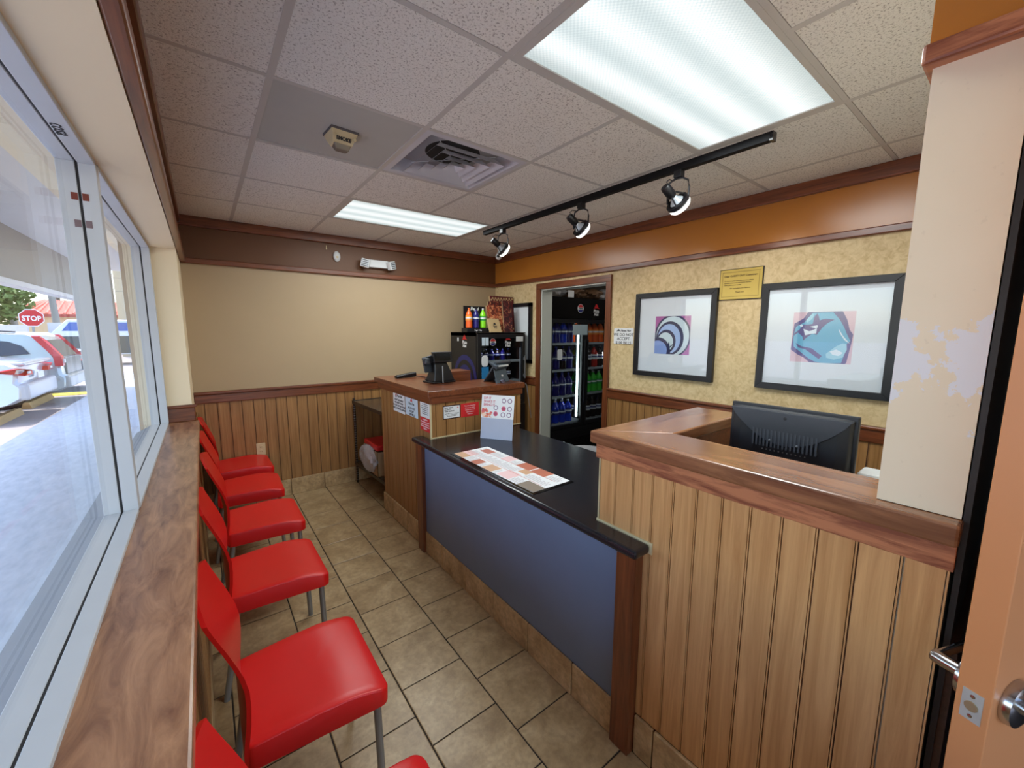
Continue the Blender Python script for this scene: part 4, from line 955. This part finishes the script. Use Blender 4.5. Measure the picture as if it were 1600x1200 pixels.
# counter menu mat
mm=thing('menu_mat','long laminated printed menu lying on the granite counter in a black edge','menu',(1.278,1.715,.857))
obj('backing',MB().box(-.137,.133,-.385,.385,-.0008,.0012),M_BLACKG,mm,bevel=.0008)
obj('sheet',MB().box(-.118,.124,-.365,.372,.0012,.0018),M_PAPERW,mm)
rnd=random.Random(11)
mc=[plain('print_pink',(232,196,196),.4),plain('print_rust',(186,112,90),.4),plain('print_tan',(206,164,130),.4),plain('print_grey',(136,124,112),.4),M_PAPERW,M_PINKINK]
bl=[((-.118,-.04,-.365,-.24),3),((-.118,-.06,.27,.372),2),((-.06,.0,.27,.372),0),((-.118,-.05,.12,.19),1),((-.118,-.045,-.02,.07),2),((.05,.124,-.13,-.02),1),((.05,.124,-.25,-.14),1),((.04,.10,.24,.33),1),((.0,.05,-.17,-.10),2),((.05,.124,.05,.13),0),((-.112,-.02,-.16,-.06),0)]
for (a,b,c,d),m in bl: obj('print_block',MB().box(a,b,c,d,.0018,.00205),mc[m],mm)
ln=MB()
for k in range(2): ln.box(-.034+k*.086,-.031+k*.086,-.33,.36,.0019,.00215,0)
for c,(xa,xb) in enumerate(((-.112,-.042),(-.024,.044),(.058,.118))):
    y=-.34
    while y<.35:
        if not any(a-.005<(xa+xb)/2<b+.005 and cc-.008<y<dd+.004 for (a,b,cc,dd),m in bl):
            ln.box(xa,xa+(xb-xa)*rnd.uniform(.5,1),y,y+.0028,.0019,.0022,1)
        y+=.0105
o=obj('print_lines',ln,[plain('rule_red',(196,120,116),.5),plain('fine_print',(170,160,166),.5)],mm); o['kind']='stuff'
# ================================================================= ORDER SCREENS, PHONE
p1=thing('order_terminal','tall black touch terminal with rear display at the left of the register counter','terminal',(1.46,2.84,1.19)); p1.rotation_euler=(0,0,.10)
obj('base',MB().prism([(-.09,-.05),(.12,-.05),(.15,.11),(-.09,.11)],0,.014),M_BLACK,p1,bevel=.005)
obj('neck',MB().loft([[(-.075,-.045,.012),(.115,-.045,.012),(.14,.09,.012),(-.08,.09,.012)],[(-.062,-.035,.09),(.085,-.035,.09),(.10,.06,.09),(-.062,.06,.09)],[(-.055,-.02,.165),(.055,-.02,.165),(.055,.03,.165),(-.055,.03,.165)]]),M_BLACK,p1,bevel=.008)
obj('main_screen',MB().loft([[(-.13,-.005,.085),(.05,.05,.085),(.05,.065,.085),(-.13,.01,.085)],[(-.145,.0,.20),(.05,.07,.23),(.05,.09,.23),(-.145,.025,.20)]]),M_DKG,p1,bevel=.006)
dsp=obj('rear_display',MB().loft([[(-.085,-.06,.165),(.085,-.06,.160),(.098,-.01,.160),(-.07,-.01,.165)],[(-.098,-.055,.245),(.082,-.055,.242),(.092,-.015,.242),(-.085,-.015,.245)]]),M_BLACK,p1,bevel=.006)
obj('display_glass',MB().box(-.078,.062,-.0615,-.058,.178,.232),M_BLACKG,dsp)
obj('stylus',MB().tube([(-.012,-.066,.006),(-.012,-.062,.135)],.0045),M_STEEL,p1)
obj('card_reader',MB().box(-.14,-.10,-.03,.02,.15,.20),M_DKG,p1,bevel=.012,seg=3)
ph=thing('handset','black phone handset lying on the left of the register counter','phone',(1.375,3.30,1.19)); ph.rotation_euler=(0,0,.15)
obj('body',MB().loft([[(-.10,-.025,.002),(-.10,.025,.002),(-.10,.025,.022),(-.10,-.025,.022)],[(0,-.027,.004),(0,.027,.004),(0,.027,.036),(0,-.027,.036)],[(.09,-.028,.006),(.09,.028,.006),(.09,.028,.044),(.09,-.028,.044)]]),M_BLACK,ph,bevel=.008,seg=3)
obj('keypad',MB().box(-.085,-.045,-.018,.018,.0245,.028),M_DKG,ph)
tag(obj('cable_bundle',MB().tube([(1.46,3.32,1.20),(1.52,3.15,1.194),(1.47,3.02,1.196),(1.45,2.92,1.20)],.004,6).tube([(1.46,3.30,1.20),(1.50,3.18,1.20),(1.44,3.06,1.194),(1.43,2.92,1.205)],.0035,6),plain('cable_dark_red',(66,30,34),.5)),'dark cables from the handset to the order terminal','cable')
p2=thing('desk_terminal','grey angled desk phone seen from behind at the right of the register counter','terminal',(1.87,2.63,1.19)); p2.rotation_euler=(0,0,.35)
mgm=plain('slate_plastic',(72,84,94),.4)
obj('rear_leg',MB().loft([[(-.115,-.075,0),(-.065,-.075,0),(-.065,-.065,0),(-.115,-.065,0)],[(-.10,-.05,.03),(-.06,-.05,.03),(-.06,-.04,.03),(-.10,-.04,.03)]]),mgm,p2)
obj('stand',MB().prism([(-.115,0),(-.07,0),(-.062,.024),(.005,.024),(.008,0),(.06,0),(.075,.12),(-.085,.12)],-.004,.004,'Y').xf(Matrix.Translation((0,-.07,0))@Matrix.Rotation(math.radians(-24),4,'X')),mgm,p2,bevel=.002)
obj('body',MB().prism([(.075,.0),(.085,.0),(-.03,.165),(-.05,.155)],-.115,.105,'X').xf(Matrix.Translation((.03,.0,0))),M_DKG,p2,bevel=.004)
obj('screen',MB().loft([[(-.115,-.075,.135),(.07,-.055,.135),(.07,.03,.165),(-.115,.01,.165)],[(-.105,-.06,.105),(.06,-.045,.105),(.06,.03,.15),(-.105,.01,.15)]]),mgm,p2,bevel=.006)
obj('screen_edge',MB().box(-.09,.045,-.075,-.064,.128,.138),M_WHITE,p2)
obj('maker_badge',MB().box(-.028,-.004,-.0015,.0,.0,.014).xf(Matrix.Translation((0,-.0555,.045))@Matrix.Rotation(math.radians(-24),4,'X')@Matrix.Translation((0,-.004,0))),M_WHITE,p2)
tag(obj('pen_chain',MB().tube([(2.01,2.447,1.185),(2.02,2.44,1.16),(2.03,2.435,1.08),(2.045,2.43,.98),(2.06,2.43,.90)],.003,6),M_STEEL),'thin cord hanging from the right corner of the register counter','cord')
# ================================================================= COOLERS
M_BOT={'cola':plain('cola_dark',(30,16,14),.1),'blue':plain('blue_bottle',(34,60,190),.15),'orange':plain('orange_soda',(232,96,34),.15),'green':plain('green_soda',(70,200,60),.15),'lime':plain('lime_soda',(140,230,40),.15),'violet':plain('violet_bottle',(40,34,110),.15),'clear':plain('clear_soda',(190,200,196),.1),'red':plain('red_soda',(190,44,34),.15)}
M_BOT['yellow']=plain('yellow_soda',(190,190,60),.15)
CAPM={k:plain('cap_'+k,c,.4) for k,c in dict(blue=(40,60,160),white=(220,220,220),red=(190,40,40),black=(30,30,34),orange=(230,110,50)).items()}
botme={}
def bottle(kind,h,r,loc,label,group,lab='blue',cap='blue'):
    t=thing('soda_bottle',label,'bottle',loc,random.uniform(0,1),group)
    k=(kind,h,r)
    if k not in botme:
        me=mesh('liquid',MB().lathe([(.55*r,0),(.95*r,.02*h),(r,.10*h),(.93*r,.32*h),(r,.40*h),(r,.62*h),(.8*r,.74*h),(.42*r,.86*h),(.30*r,.90*h),(.30*r,.95*h)],14),50); me.materials.append(M_BOT[kind]); botme[k]=me
    k2=('cap',h,r,cap)
    if k2 not in botme:
        me=mesh('cap',MB().lathe([(.33*r,.94*h),(.34*r,h),(.05*r,h)],10)); me.materials.append(CAPM[cap]); botme[k2]=me
    k3=('lab',h,r,lab)
    if k3 not in botme:
        mb=MB().lathe([(1.012*r,.38*h),(1.015*r,.39*h),(1.015*r,.60*h),(1.012*r,.61*h)],16,mi=0); mb.lathe([(1.02*r,.47*h),(1.022*r,.475*h),(1.022*r,.53*h),(1.02*r,.535*h)],16,mi=1)
        me=mesh('wrap_label',mb,40); 
        me.materials.append({'blue':M_NAVY,'orange':plain('lab_orange',(240,150,60),.4),'green':plain('lab_green',(40,150,60),.4),'white':M_PAPERW,'red':M_REDP,'black':M_INK}[lab]); me.materials.append(M_PAPERW if lab!='white' else M_NAVY); botme[k3]=me
    for nm,kk in (('liquid',k),('cap',k2),('wrap_label',k3)):
        o=bpy.data.objects.new(nm,botme[kk]); COL.objects.link(o); o.parent=t
    return t
def cooler(name,label,x0,x1,yf,yb,H,zb,zh,doors,header,shelves):
    """glass front faces -Y; local origin at front left foot"""
    t=thing(name,label,'cooler',(x0,yf,0)); w=x1-x0; d=yb-yf; th=.03; mb_=M_BLACK
    obj('side_panel',MB().box(0,th,.03,d,.06,H),mb_,t); obj('side_panel',MB().box(w-th,w,.03,d,.06,H),mb_,t)
    obj('back_panel',MB().box(th,w-th,d-.03,d,.06,H),plain('cooler_lining',(44,46,50),.5),t)
    obj('top_panel',MB().box(0,w,.03,d,H-.04,H),mb_,t)
    obj('grille',MB().box(0,w,0,d,.06,zb-.05),mb_,t)
    g=MB()
    for k in range(6): g.box(.05,w-.05,-.004,0,.10+k*.03,.115+k*.03)
    obj('grille_slats',g,M_BLACKG,t)
    obj('header_panel',MB().box(0,w,0,.06,zh,H),M_BLACKG,t,bevel=.004)
    for k in range(2): obj('foot',MB().box(.05+k*(w-.16),.11+k*(w-.16),.05,d-.05,0,.06),mb_,t)
    dw=w/doors
    for k in range(doors):
        a,b=k*dw+.004,(k+1)*dw-.004; f=.045
        dr=obj('door',MB().box(a,a+f,0,.035,zb-.045,zh-.004).box(b-f,b,0,.035,zb-.045,zh-.004).box(a+f,b-f,0,.035,zb-.045,zb).box(a+f,b-f,0,.035,zh-.05,zh-.004),M_BLACK,t,bevel=.002)
        obj('door_pane',MB().box(a+f,b-f,.012,.018,zb,zh-.05),M_CGLASS,dr)
        hx=(b-.02) if k==0 else a+.02
        obj('handle',MB().box(hx-.008,hx+.008,-.03,-.018,zb+.25,zh-.25).box(hx-.006,hx+.006,-.02,0,zb+.27,zb+.30).box(hx-.006,hx+.006,-.02,0,zh-.30,zh-.27),M_STEEL if doors==1 else M_BLACK,dr)
    for z in shelves: obj('shelf',MB().box(th,w-th,.06,d-.04,z-.008,z).box(th,w-th,.055,.06,z-.022,z+.006),plain('shelf_pale',(176,184,186),.4),t)
    return t
# tall cooler in storeroom
TC=cooler('tall_cooler','tall black two door glass cooler full of soda in the storeroom doorway',3.165,4.36,3.42,4.10,1.985,.455,1.735,2,None,[.46,.80,1.125,1.445])
e=bpy.data.objects.new('header_badges',None); COL.objects.link(e); e.parent=TC; e.rotation_euler=(PI/2,0,0); e.location=(0,-.0005,0)
roundm=e
round_emblem(e,3.665-3.165,1.862,.0,.052); roof_emblem(e,3.95-3.165,1.875,.0,.12)
obj('light_strip',MB().box(.515,.535,.045,.058,.52,1.62),emis('cooler_led',(.85,1,.95),5),TC)
obj('light_housing',MB().box(.50,.60,.058,.075,.50,1.66),M_DKG,TC)
obj('door_sticker',MB().box(.375,.63,-.003,-.0005,1.545,1.668),plain('sticker_pale',(172,190,198),.5),TC)
obj('door_sticker',MB().prism([(x+.165,z+1.315) for x,z in rrect(.04,.062,.02)],-.003,-.0005,'Y'),M_PAPERW,TC)
obj('leaning_panel',MB().box(-.016,-.004,.05,.07,.0,1.35),plain('blue_panel',(40,84,130),.5),TC)
rnd=random.Random(21)
rows=[(1.445,'blue','blue','blue',['blue','violet']),(1.125,'cola','blue','blue',['cola','violet']),(.80,'violet','blue','blue',['violet']),(.46,'blue','blue','white',['blue'])]
rowr=[(1.445,'orange','orange','orange'),(1.125,'yellow','white','black'),(.80,'green','green','white'),(.46,'cola','white','black')]
ordn=['leftmost','second from left','third from left','rightmost']; rown=['front','rear']
names=['top','second','third','bottom']
for r,(z,kd,lab,cp,al) in enumerate(rows):
    for j in range(2):
        for i in range(4 if True else 5):
            kk=al[(i+j)%len(al)]
            bottle(kk,.275,.050,(3.275+i*.112,3.545+j*.115,z+.001),f'{"dark" if kk in ("cola","violet") else "blue"} soda bottle, {ordn[i]} in {rown[j]} row, {names[r]} shelf behind left cooler door','left door bottles, '+names[r]+' shelf',lab,cp)
for r,(z,kd,lab,cp) in enumerate(rowr):
    for j in range(2):
        for i in range(4):
            k2=kd if not(r==1 and i>0) else ('cola' if i%2 else 'red')
            bottle(k2,.27,.050,(3.845+i*.112,3.545+j*.115,z+.001),f'{dict(cola="dark",red="red",orange="orange",yellow="yellow",green="green")[k2]} soda bottle, {ordn[i]} in {rown[j]} row, {names[r]} shelf behind right cooler door','right door bottles, '+names[r]+' shelf',lab,cp)
for lx,ly2,lz,e_ in ((3.70,3.50,1.60,1.3),(3.70,3.50,.75,.9),(4.25,3.5,1.3,1.1)): lamp('cooler_fill','POINT',(lx,ly2,lz),e_,(.9,.97,1),shadow_soft_size=.03)  # unseen fill points added so the bottles show through the glass
lamp('cooler_fill','POINT',(2.62,3.68,1.38),.5,(.8,.85,1),shadow_soft_size=.03)  # unseen point light added to brighten the small cooler inside
lamp('storeroom_fill','POINT',(3.9,2.4,2.4),9,(1,.97,.92),shadow_soft_size=.2)  # unseen fill light added to lift the storeroom
# bagged goods on top
M_BROWNB=m_film('bagged_bread',(120,92,70),.95)
for k,(x,y,rx,m,lb_) in enumerate(((3.38,3.62,.18,M_FILM,'leftmost crumpled plastic pack lying on the tall cooler'),(3.72,3.62,.16,M_BROWNB,'middle brown bagged goods lying on the tall cooler'),(4.05,3.60,.17,M_BROWNB,'right brown bagged goods lying on the tall cooler'),(4.18,3.50,.09,M_FILM,'shiny plastic pack hanging at the right of the tall cooler top'))):
    bag('plastic_pack',lb_,(x,y,1.987+.07),rx,.15,.07,m,30+k,.3,'pack')
tag(obj('pack_tag',MB().box(-.05,.05,-.001,.001,-.04,.04),M_PAPERW,None,(3.53,3.455,2.03)),'white printed tag on the packs above the tall cooler','tag')
# small cooler in corner
SCo=cooler('countertop_cooler','small black glass front cooler with soda in the back corner, boxes on top',2.30,2.955,3.60,4.17,1.575,.80,1.56,1,None,[.82,1.03,1.262])
obj('inner_header',MB().box(.05,.605,.036,.05,1.405,1.53),M_BLACKG,SCo)
e=bpy.data.objects.new('header_badges',None); COL.objects.link(e); e.parent=SCo; e.rotation_euler=(PI/2,0,0); e.location=(0,.0115,0)
round_emblem(e,.205,1.47,.0,.040); roof_emblem(e,.41,1.495,.0,.10)
obj('door_sticker',MB().box(.055,.095,-.003,-.0005,1.435,1.52).box(.10,.14,-.003,-.0005,1.435,1.52),M_PAPERB,SCo)
obj('door_sticker',MB().box(.515,.615,-.003,-.0005,1.475,1.53),M_PAPERW,SCo)
obj('door_decal',MB().prism([(x+.09,z+1.27) for x,z in rrect(.040,.06,.03)],-.003,-.0005,'Y'),M_PAPERW,SCo); obj('door_decal',MB().box(.05,.14,-.002,-.0005,1.06,1.205),plain('decal_blue',(40,130,190),.4),SCo)
obj('price_rail',MB().box(.60,.612,.03,.04,.9,1.4),M_WHITE,SCo)
for i in range(6): bottle('cola' if i%2 else 'violet',.125,.030,(2.405+i*.078,3.72,1.263),['leftmost','second','third','fourth','fifth','rightmost'][i]+' small dark soda bottle on the shelf of the small corner cooler','bottles in the small corner cooler','blue','blue')
for i in range(6): bottle('cola',.17,.030,(2.405+i*.078,3.72,1.031),['leftmost','second','third','fourth','fifth','rightmost'][i]+' dark soda bottle on the lower shelf of the small corner cooler','lower bottles in the small corner cooler','white','black')
# side decal of the small cooler (faces -X)
t=bpy.data.objects.new('side_decal',None); COL.objects.link(t); t.parent=SCo
t.matrix_local=Matrix(((0,0,-1,-.0008),(-1,0,0,.285),(0,1,0,0),(0,0,0,1)))
mv1=plain('decal_indigo',(34,36,96),.3); mv2=plain('decal_black',(20,20,24),.3)
H_=lambda r:clip(ell(.02,1.04,r,r*1.15,48),-.27,.27,.86,1.56)
obj('arc_print',flats([(H_(.25),0),(H_(.20),1),(H_(.155),0),(H_(.105),1)],0,.0002),[mv1,mv2],t)
obj('emblem_print',flats([(clip(ell(.02,1.02,.075,.08,32),-.2,.2,.95,1.2),0),(clip(ell(.02,1.02,.064,.068,32),-.2,.2,.95,1.2),1)],.0009,.0002),[M_PAPERW,M_REDP],t)
roof_emblem(t,.02,1.50,.0,.115,None,True,M_WINK)
obj('sticker',MB().box(-.135,-.105,1.475,1.515,0,.0004),M_PAPERW,t)
# bottle display on top
bdp=thing('display_stand','black bottle display stand with back card on the small cooler','display',(2.40,3.80,1.576))
obj('tray',MB().box(-.14,.15,-.06,.06,0,.045),M_BLACK,bdp,bevel=.003)
obj('back_card',MB().box(-.12,.155,.045,.052,.045,.285),M_BLACK,bdp); e=bpy.data.objects.new('card_face',None); COL.objects.link(e); e.parent=bdp; e.rotation_euler=(PI/2,0,0); e.location=(0,.0448,0)
letters('Pepsi',.05,M_WINK,e,.02,.28,0,'CENTER',1,.03,shear=.2)
letters('Pepsi  Hut',.022,M_WINK,e,.0,-.0,0,'CENTER',1,.02).location=(0,.032,.106)
for x,kd,lb_,lab,cp in ((-.085,'orange','orange soda bottle, leftmost on the display stand over the small cooler','orange','orange'),(.005,'violet','dark blue soda bottle, middle of the display stand over the small cooler','blue','black'),(.095,'lime','lime green soda bottle, rightmost on the display stand over the small cooler','green','white')):
    bottle(kd,.215,.037,(2.40+x,3.79,1.6215),lb_,None,lab,cp)
# pizza boxes leaning
M_BX=[]
def m_box(nm='printed_box',c1=(70,26,22),c2=(150,56,40),c3=(196,140,96)):
    s=N(nm); p=s.pos((1,1,1)); a=s.noise(p,22,4,.6,1.5)
    s.base(s.ramp(a,[(.38,lin(c1)),(.5,lin(c2)),(.6,lin(c3))],'CONSTANT')); s.rough(.6); return s.m
mbx=m_box(); mbx2=m_box('printed_box_orange',(104,44,30),(186,92,58),(214,160,110)); mbx3=m_box('printed_box_dark',(60,22,26),(110,40,40),(176,120,84)); kraft=plain('kraft_card',(186,158,114),.7); dkr=plain('box_dark_red',(92,22,28),.6)
def pbox(label,x,y,w,h,lean,rz,mats,check=False,th=.045,emb=None):
    t=thing('pizza_box',label,'box',(x,y,1.577),rz,'pizza boxes leaning on the small cooler')
    R=Matrix.Rotation(lean,4,'X')
    obj('box_front',MB().box(-w/2,w/2,0,th*.5,0,h).xf(R),mats[0],t,bevel=.002); obj('box_rear',MB().box(-w/2,w/2,th*.5,th,0,h).xf(R),mats[1],t)
    if check:
        c=MB(); n=int(w/.02)
        for k in range(n):
            for j in range(2):
                if (k+j)%2==0: 
                    c.box(-w/2+k*.02,-w/2+k*.02+.02,-.0008,0,h-.055+j*.02,h-.035+j*.02); c.box(-w/2+k*.02,-w/2+k*.02+.02,-.0008,0,.01+j*.02,.03+j*.02)
        obj('checker_print',c.xf(R),kraft,t)
    if emb:
        e=bpy.data.objects.new('print_face',None); COL.objects.link(e); e.parent=t; e.matrix_local=R@Matrix.Translation((0,-.0005,0))@Matrix.Rotation(PI/2,4,'X')
        roof_emblem(e,0,h*emb[0],0,emb[1],emb[2],True,emb[3])
    return t
pbox('largest upright pizza box with a checker border, rear of the leaning boxes',2.835,3.86,.33,.415,math.radians(-5),.0,(dkr,kraft),True,.035,(.70,.13,kraft,kraft))
pbox('second printed box of the leaning boxes, in front of the largest',2.745,3.805,.27,.350,math.radians(-7),.0,(mbx,kraft),th=.025)
pbox('third printed box of the leaning boxes, lower and further left',2.680,3.755,.25,.300,math.radians(-9),.0,(mbx2,kraft),th=.025)
pbox('fourth printed box, front of the printed boxes and darkest',2.800,3.712,.12,.36,math.radians(-7),.0,(mbx3,kraft),th=.02)
pbox('small kraft box with a dark roof emblem in front of the leaning boxes',2.60,3.675,.15,.165,math.radians(-24),.0,(kraft,kraft),False,.03,(.55,.06,M_INK,M_INK))
# ================================================================= MONITOR etc
mn=thing('monitor','black computer monitor seen from behind over the near counter ledge','monitor',(1.72,.54,.93))
F=.20
mbk=plain('monitor_black',(30,32,38),.42)
obj('bezel',MB().box(.0,.02,-.205,.205,.09,.388),mbk,mn,bevel=.004)
sh=MB()
o_=[(-.195,.10),(.195,.10),(.195,.375),(.17,.378),(-.17,.378),(-.195,.375)]
sh.loft([[(0,y,z) for y,z in o_],[(-.018,y*.96,.10+(z-.10)*.97) for y,z in o_],[(-.026,y*.8,.12+(z-.10)*.80) for y,z in o_]])
obj('rear_shell',sh,mbk,mn,bevel=.003)
# swooping upper plate
sw=[(-.195,.372)]+[(-.195+.39*i/20,.372-.125*math.sin(PI*i/20)**.8) for i in range(0,21)]+[(.195,.372)]
obj('upper_plate',MB().prism([(y,z) for y,z in sw[1:-1]],-.034,-.017,'X'),plain('monitor_grey',(52,56,64),.35),mn,bevel=.002)
vt=MB()
for k in range(17): vt.box(-.0355,-.026,-.105+k*.0128,-.099+k*.0128,.235,.300)
obj('vent_ribs',vt,plain('monitor_rib',(66,70,78),.35),mn)
pf=MB()
for k in range(11): pf.lathe([(.0005,-.0285),(.0025,-.0285),(.0025,-.026),(.0005,-.026)],8,(0,-.07+k*.014,.222),'X')
obj('vent_holes',pf,M_STEEL,mn)
obj('hinge_cover',MB().lathe([(.01,-.095),(.022,-.088),(.024,0),(.022,.088),(.01,.095)],16,(-.035,0,.165),'Y'),plain('monitor_grey',(52,56,64),.35),mn,smooth=50)
rb=MB()
for k in range(10): rb.box(-.0605,-.045,-.066+k*.0135,-.059+k*.0135,.152,.184)
obj('hinge_ribs',rb,mbk,mn)
obj('stand_neck',MB().box(-.03,.02,-.04,.04,.01,.17),mbk,mn,bevel=.004); obj('stand_base',MB().lathe([(.11,0),(.11,.008),(.04,.014)],24,(-.02,0,0)),mbk,mn)
obj('screw',MB().lathe([(.001,-.038),(.004,-.037),(.004,-.034)],8,(0,.045,.262),'X'),M_STEEL,mn); obj('screw',MB().lathe([(.001,-.038),(.004,-.037),(.004,-.034)],8,(0,-.045,.258),'X'),M_STEEL,mn)
obj('lock_slot',MB().lathe([(.001,-.0355),(.006,-.035),(.006,-.034)],10,(0,.0,.352),'X'),M_INK,mn)
tag(obj('power_box',MB().box(-.05,.05,-.06,.06,0,.06),M_WHITE,None,(1.78,.27,.93+.14),bevel=.008),'white plastic box beside the cream partition behind the near ledge','box')
tag(obj('box_riser',MB().box(-.06,.06,-.07,.07,0,.138),M_BLACK,None,(1.78,.27,.931),bevel=.006),'black block under the white box beside the partition','box')
# ================================================================= ORANGE DOOR
dr=thing('door_2','open orange painted door seen edge on at the right border','door',(1.05,.024,0)); dr['kind']='structure'
A=-math.radians(20); dr.rotation_euler=(0,0,A)
M_OR=paint('orange_door_paint',(206,138,90),.05,.4)
# local: x along the leaf (away), y thickness 0..-.045
obj('leaf',MB().box(0,.86,-.045,0,.01,2.12),M_OR,dr,bevel=.0015,seg=1)
lp=obj('latch_plate',MB().box(-.0018,.001,-.036,-.009,.912,.968),plain('dull_latch_metal',(186,184,182),.5,.35),dr)
obj('latch_bolt',MB().lathe([(.001,-.004),(.009,-.004),(.0095,0),(.001,0)],16,(0,-.0225,.940),'X'),plain('brass_grey',(176,160,130),.35,.6),lp,smooth=40)
for z in (.921,.959): obj('screw',MB().lathe([(.001,-.003),(.0035,-.0025),(.0035,0)],10,(0,-.0225,z),'X'),M_CHROME,lp)
ZL=.955
for s in (1,-1):
    yb_=0 if s>0 else -.045
    f=lambda v:yb_+s*v
    lv=obj('lever_handle',MB().lathe([(.041,f(0)),(.042,f(.004)),(.040,f(.014)),(.030,f(.017)),(.001,f(.017))],32,(.060,0,ZL),'Y').lathe([(.013,f(.015)),(.013,f(.060)),(.011,f(.064)),(.001,f(.064))],20,(.060,0,ZL),'Y'),M_CHROME,dr,smooth=50)
    obj('lever',MB().tube([(.060,f(.055),ZL),(.075,f(.058),ZL+.001),(.16,f(.058),ZL+.001),(.172,f(.052),ZL),(.176,f(.03),ZL)],.0085,10),M_CHROME,lv,smooth=50)
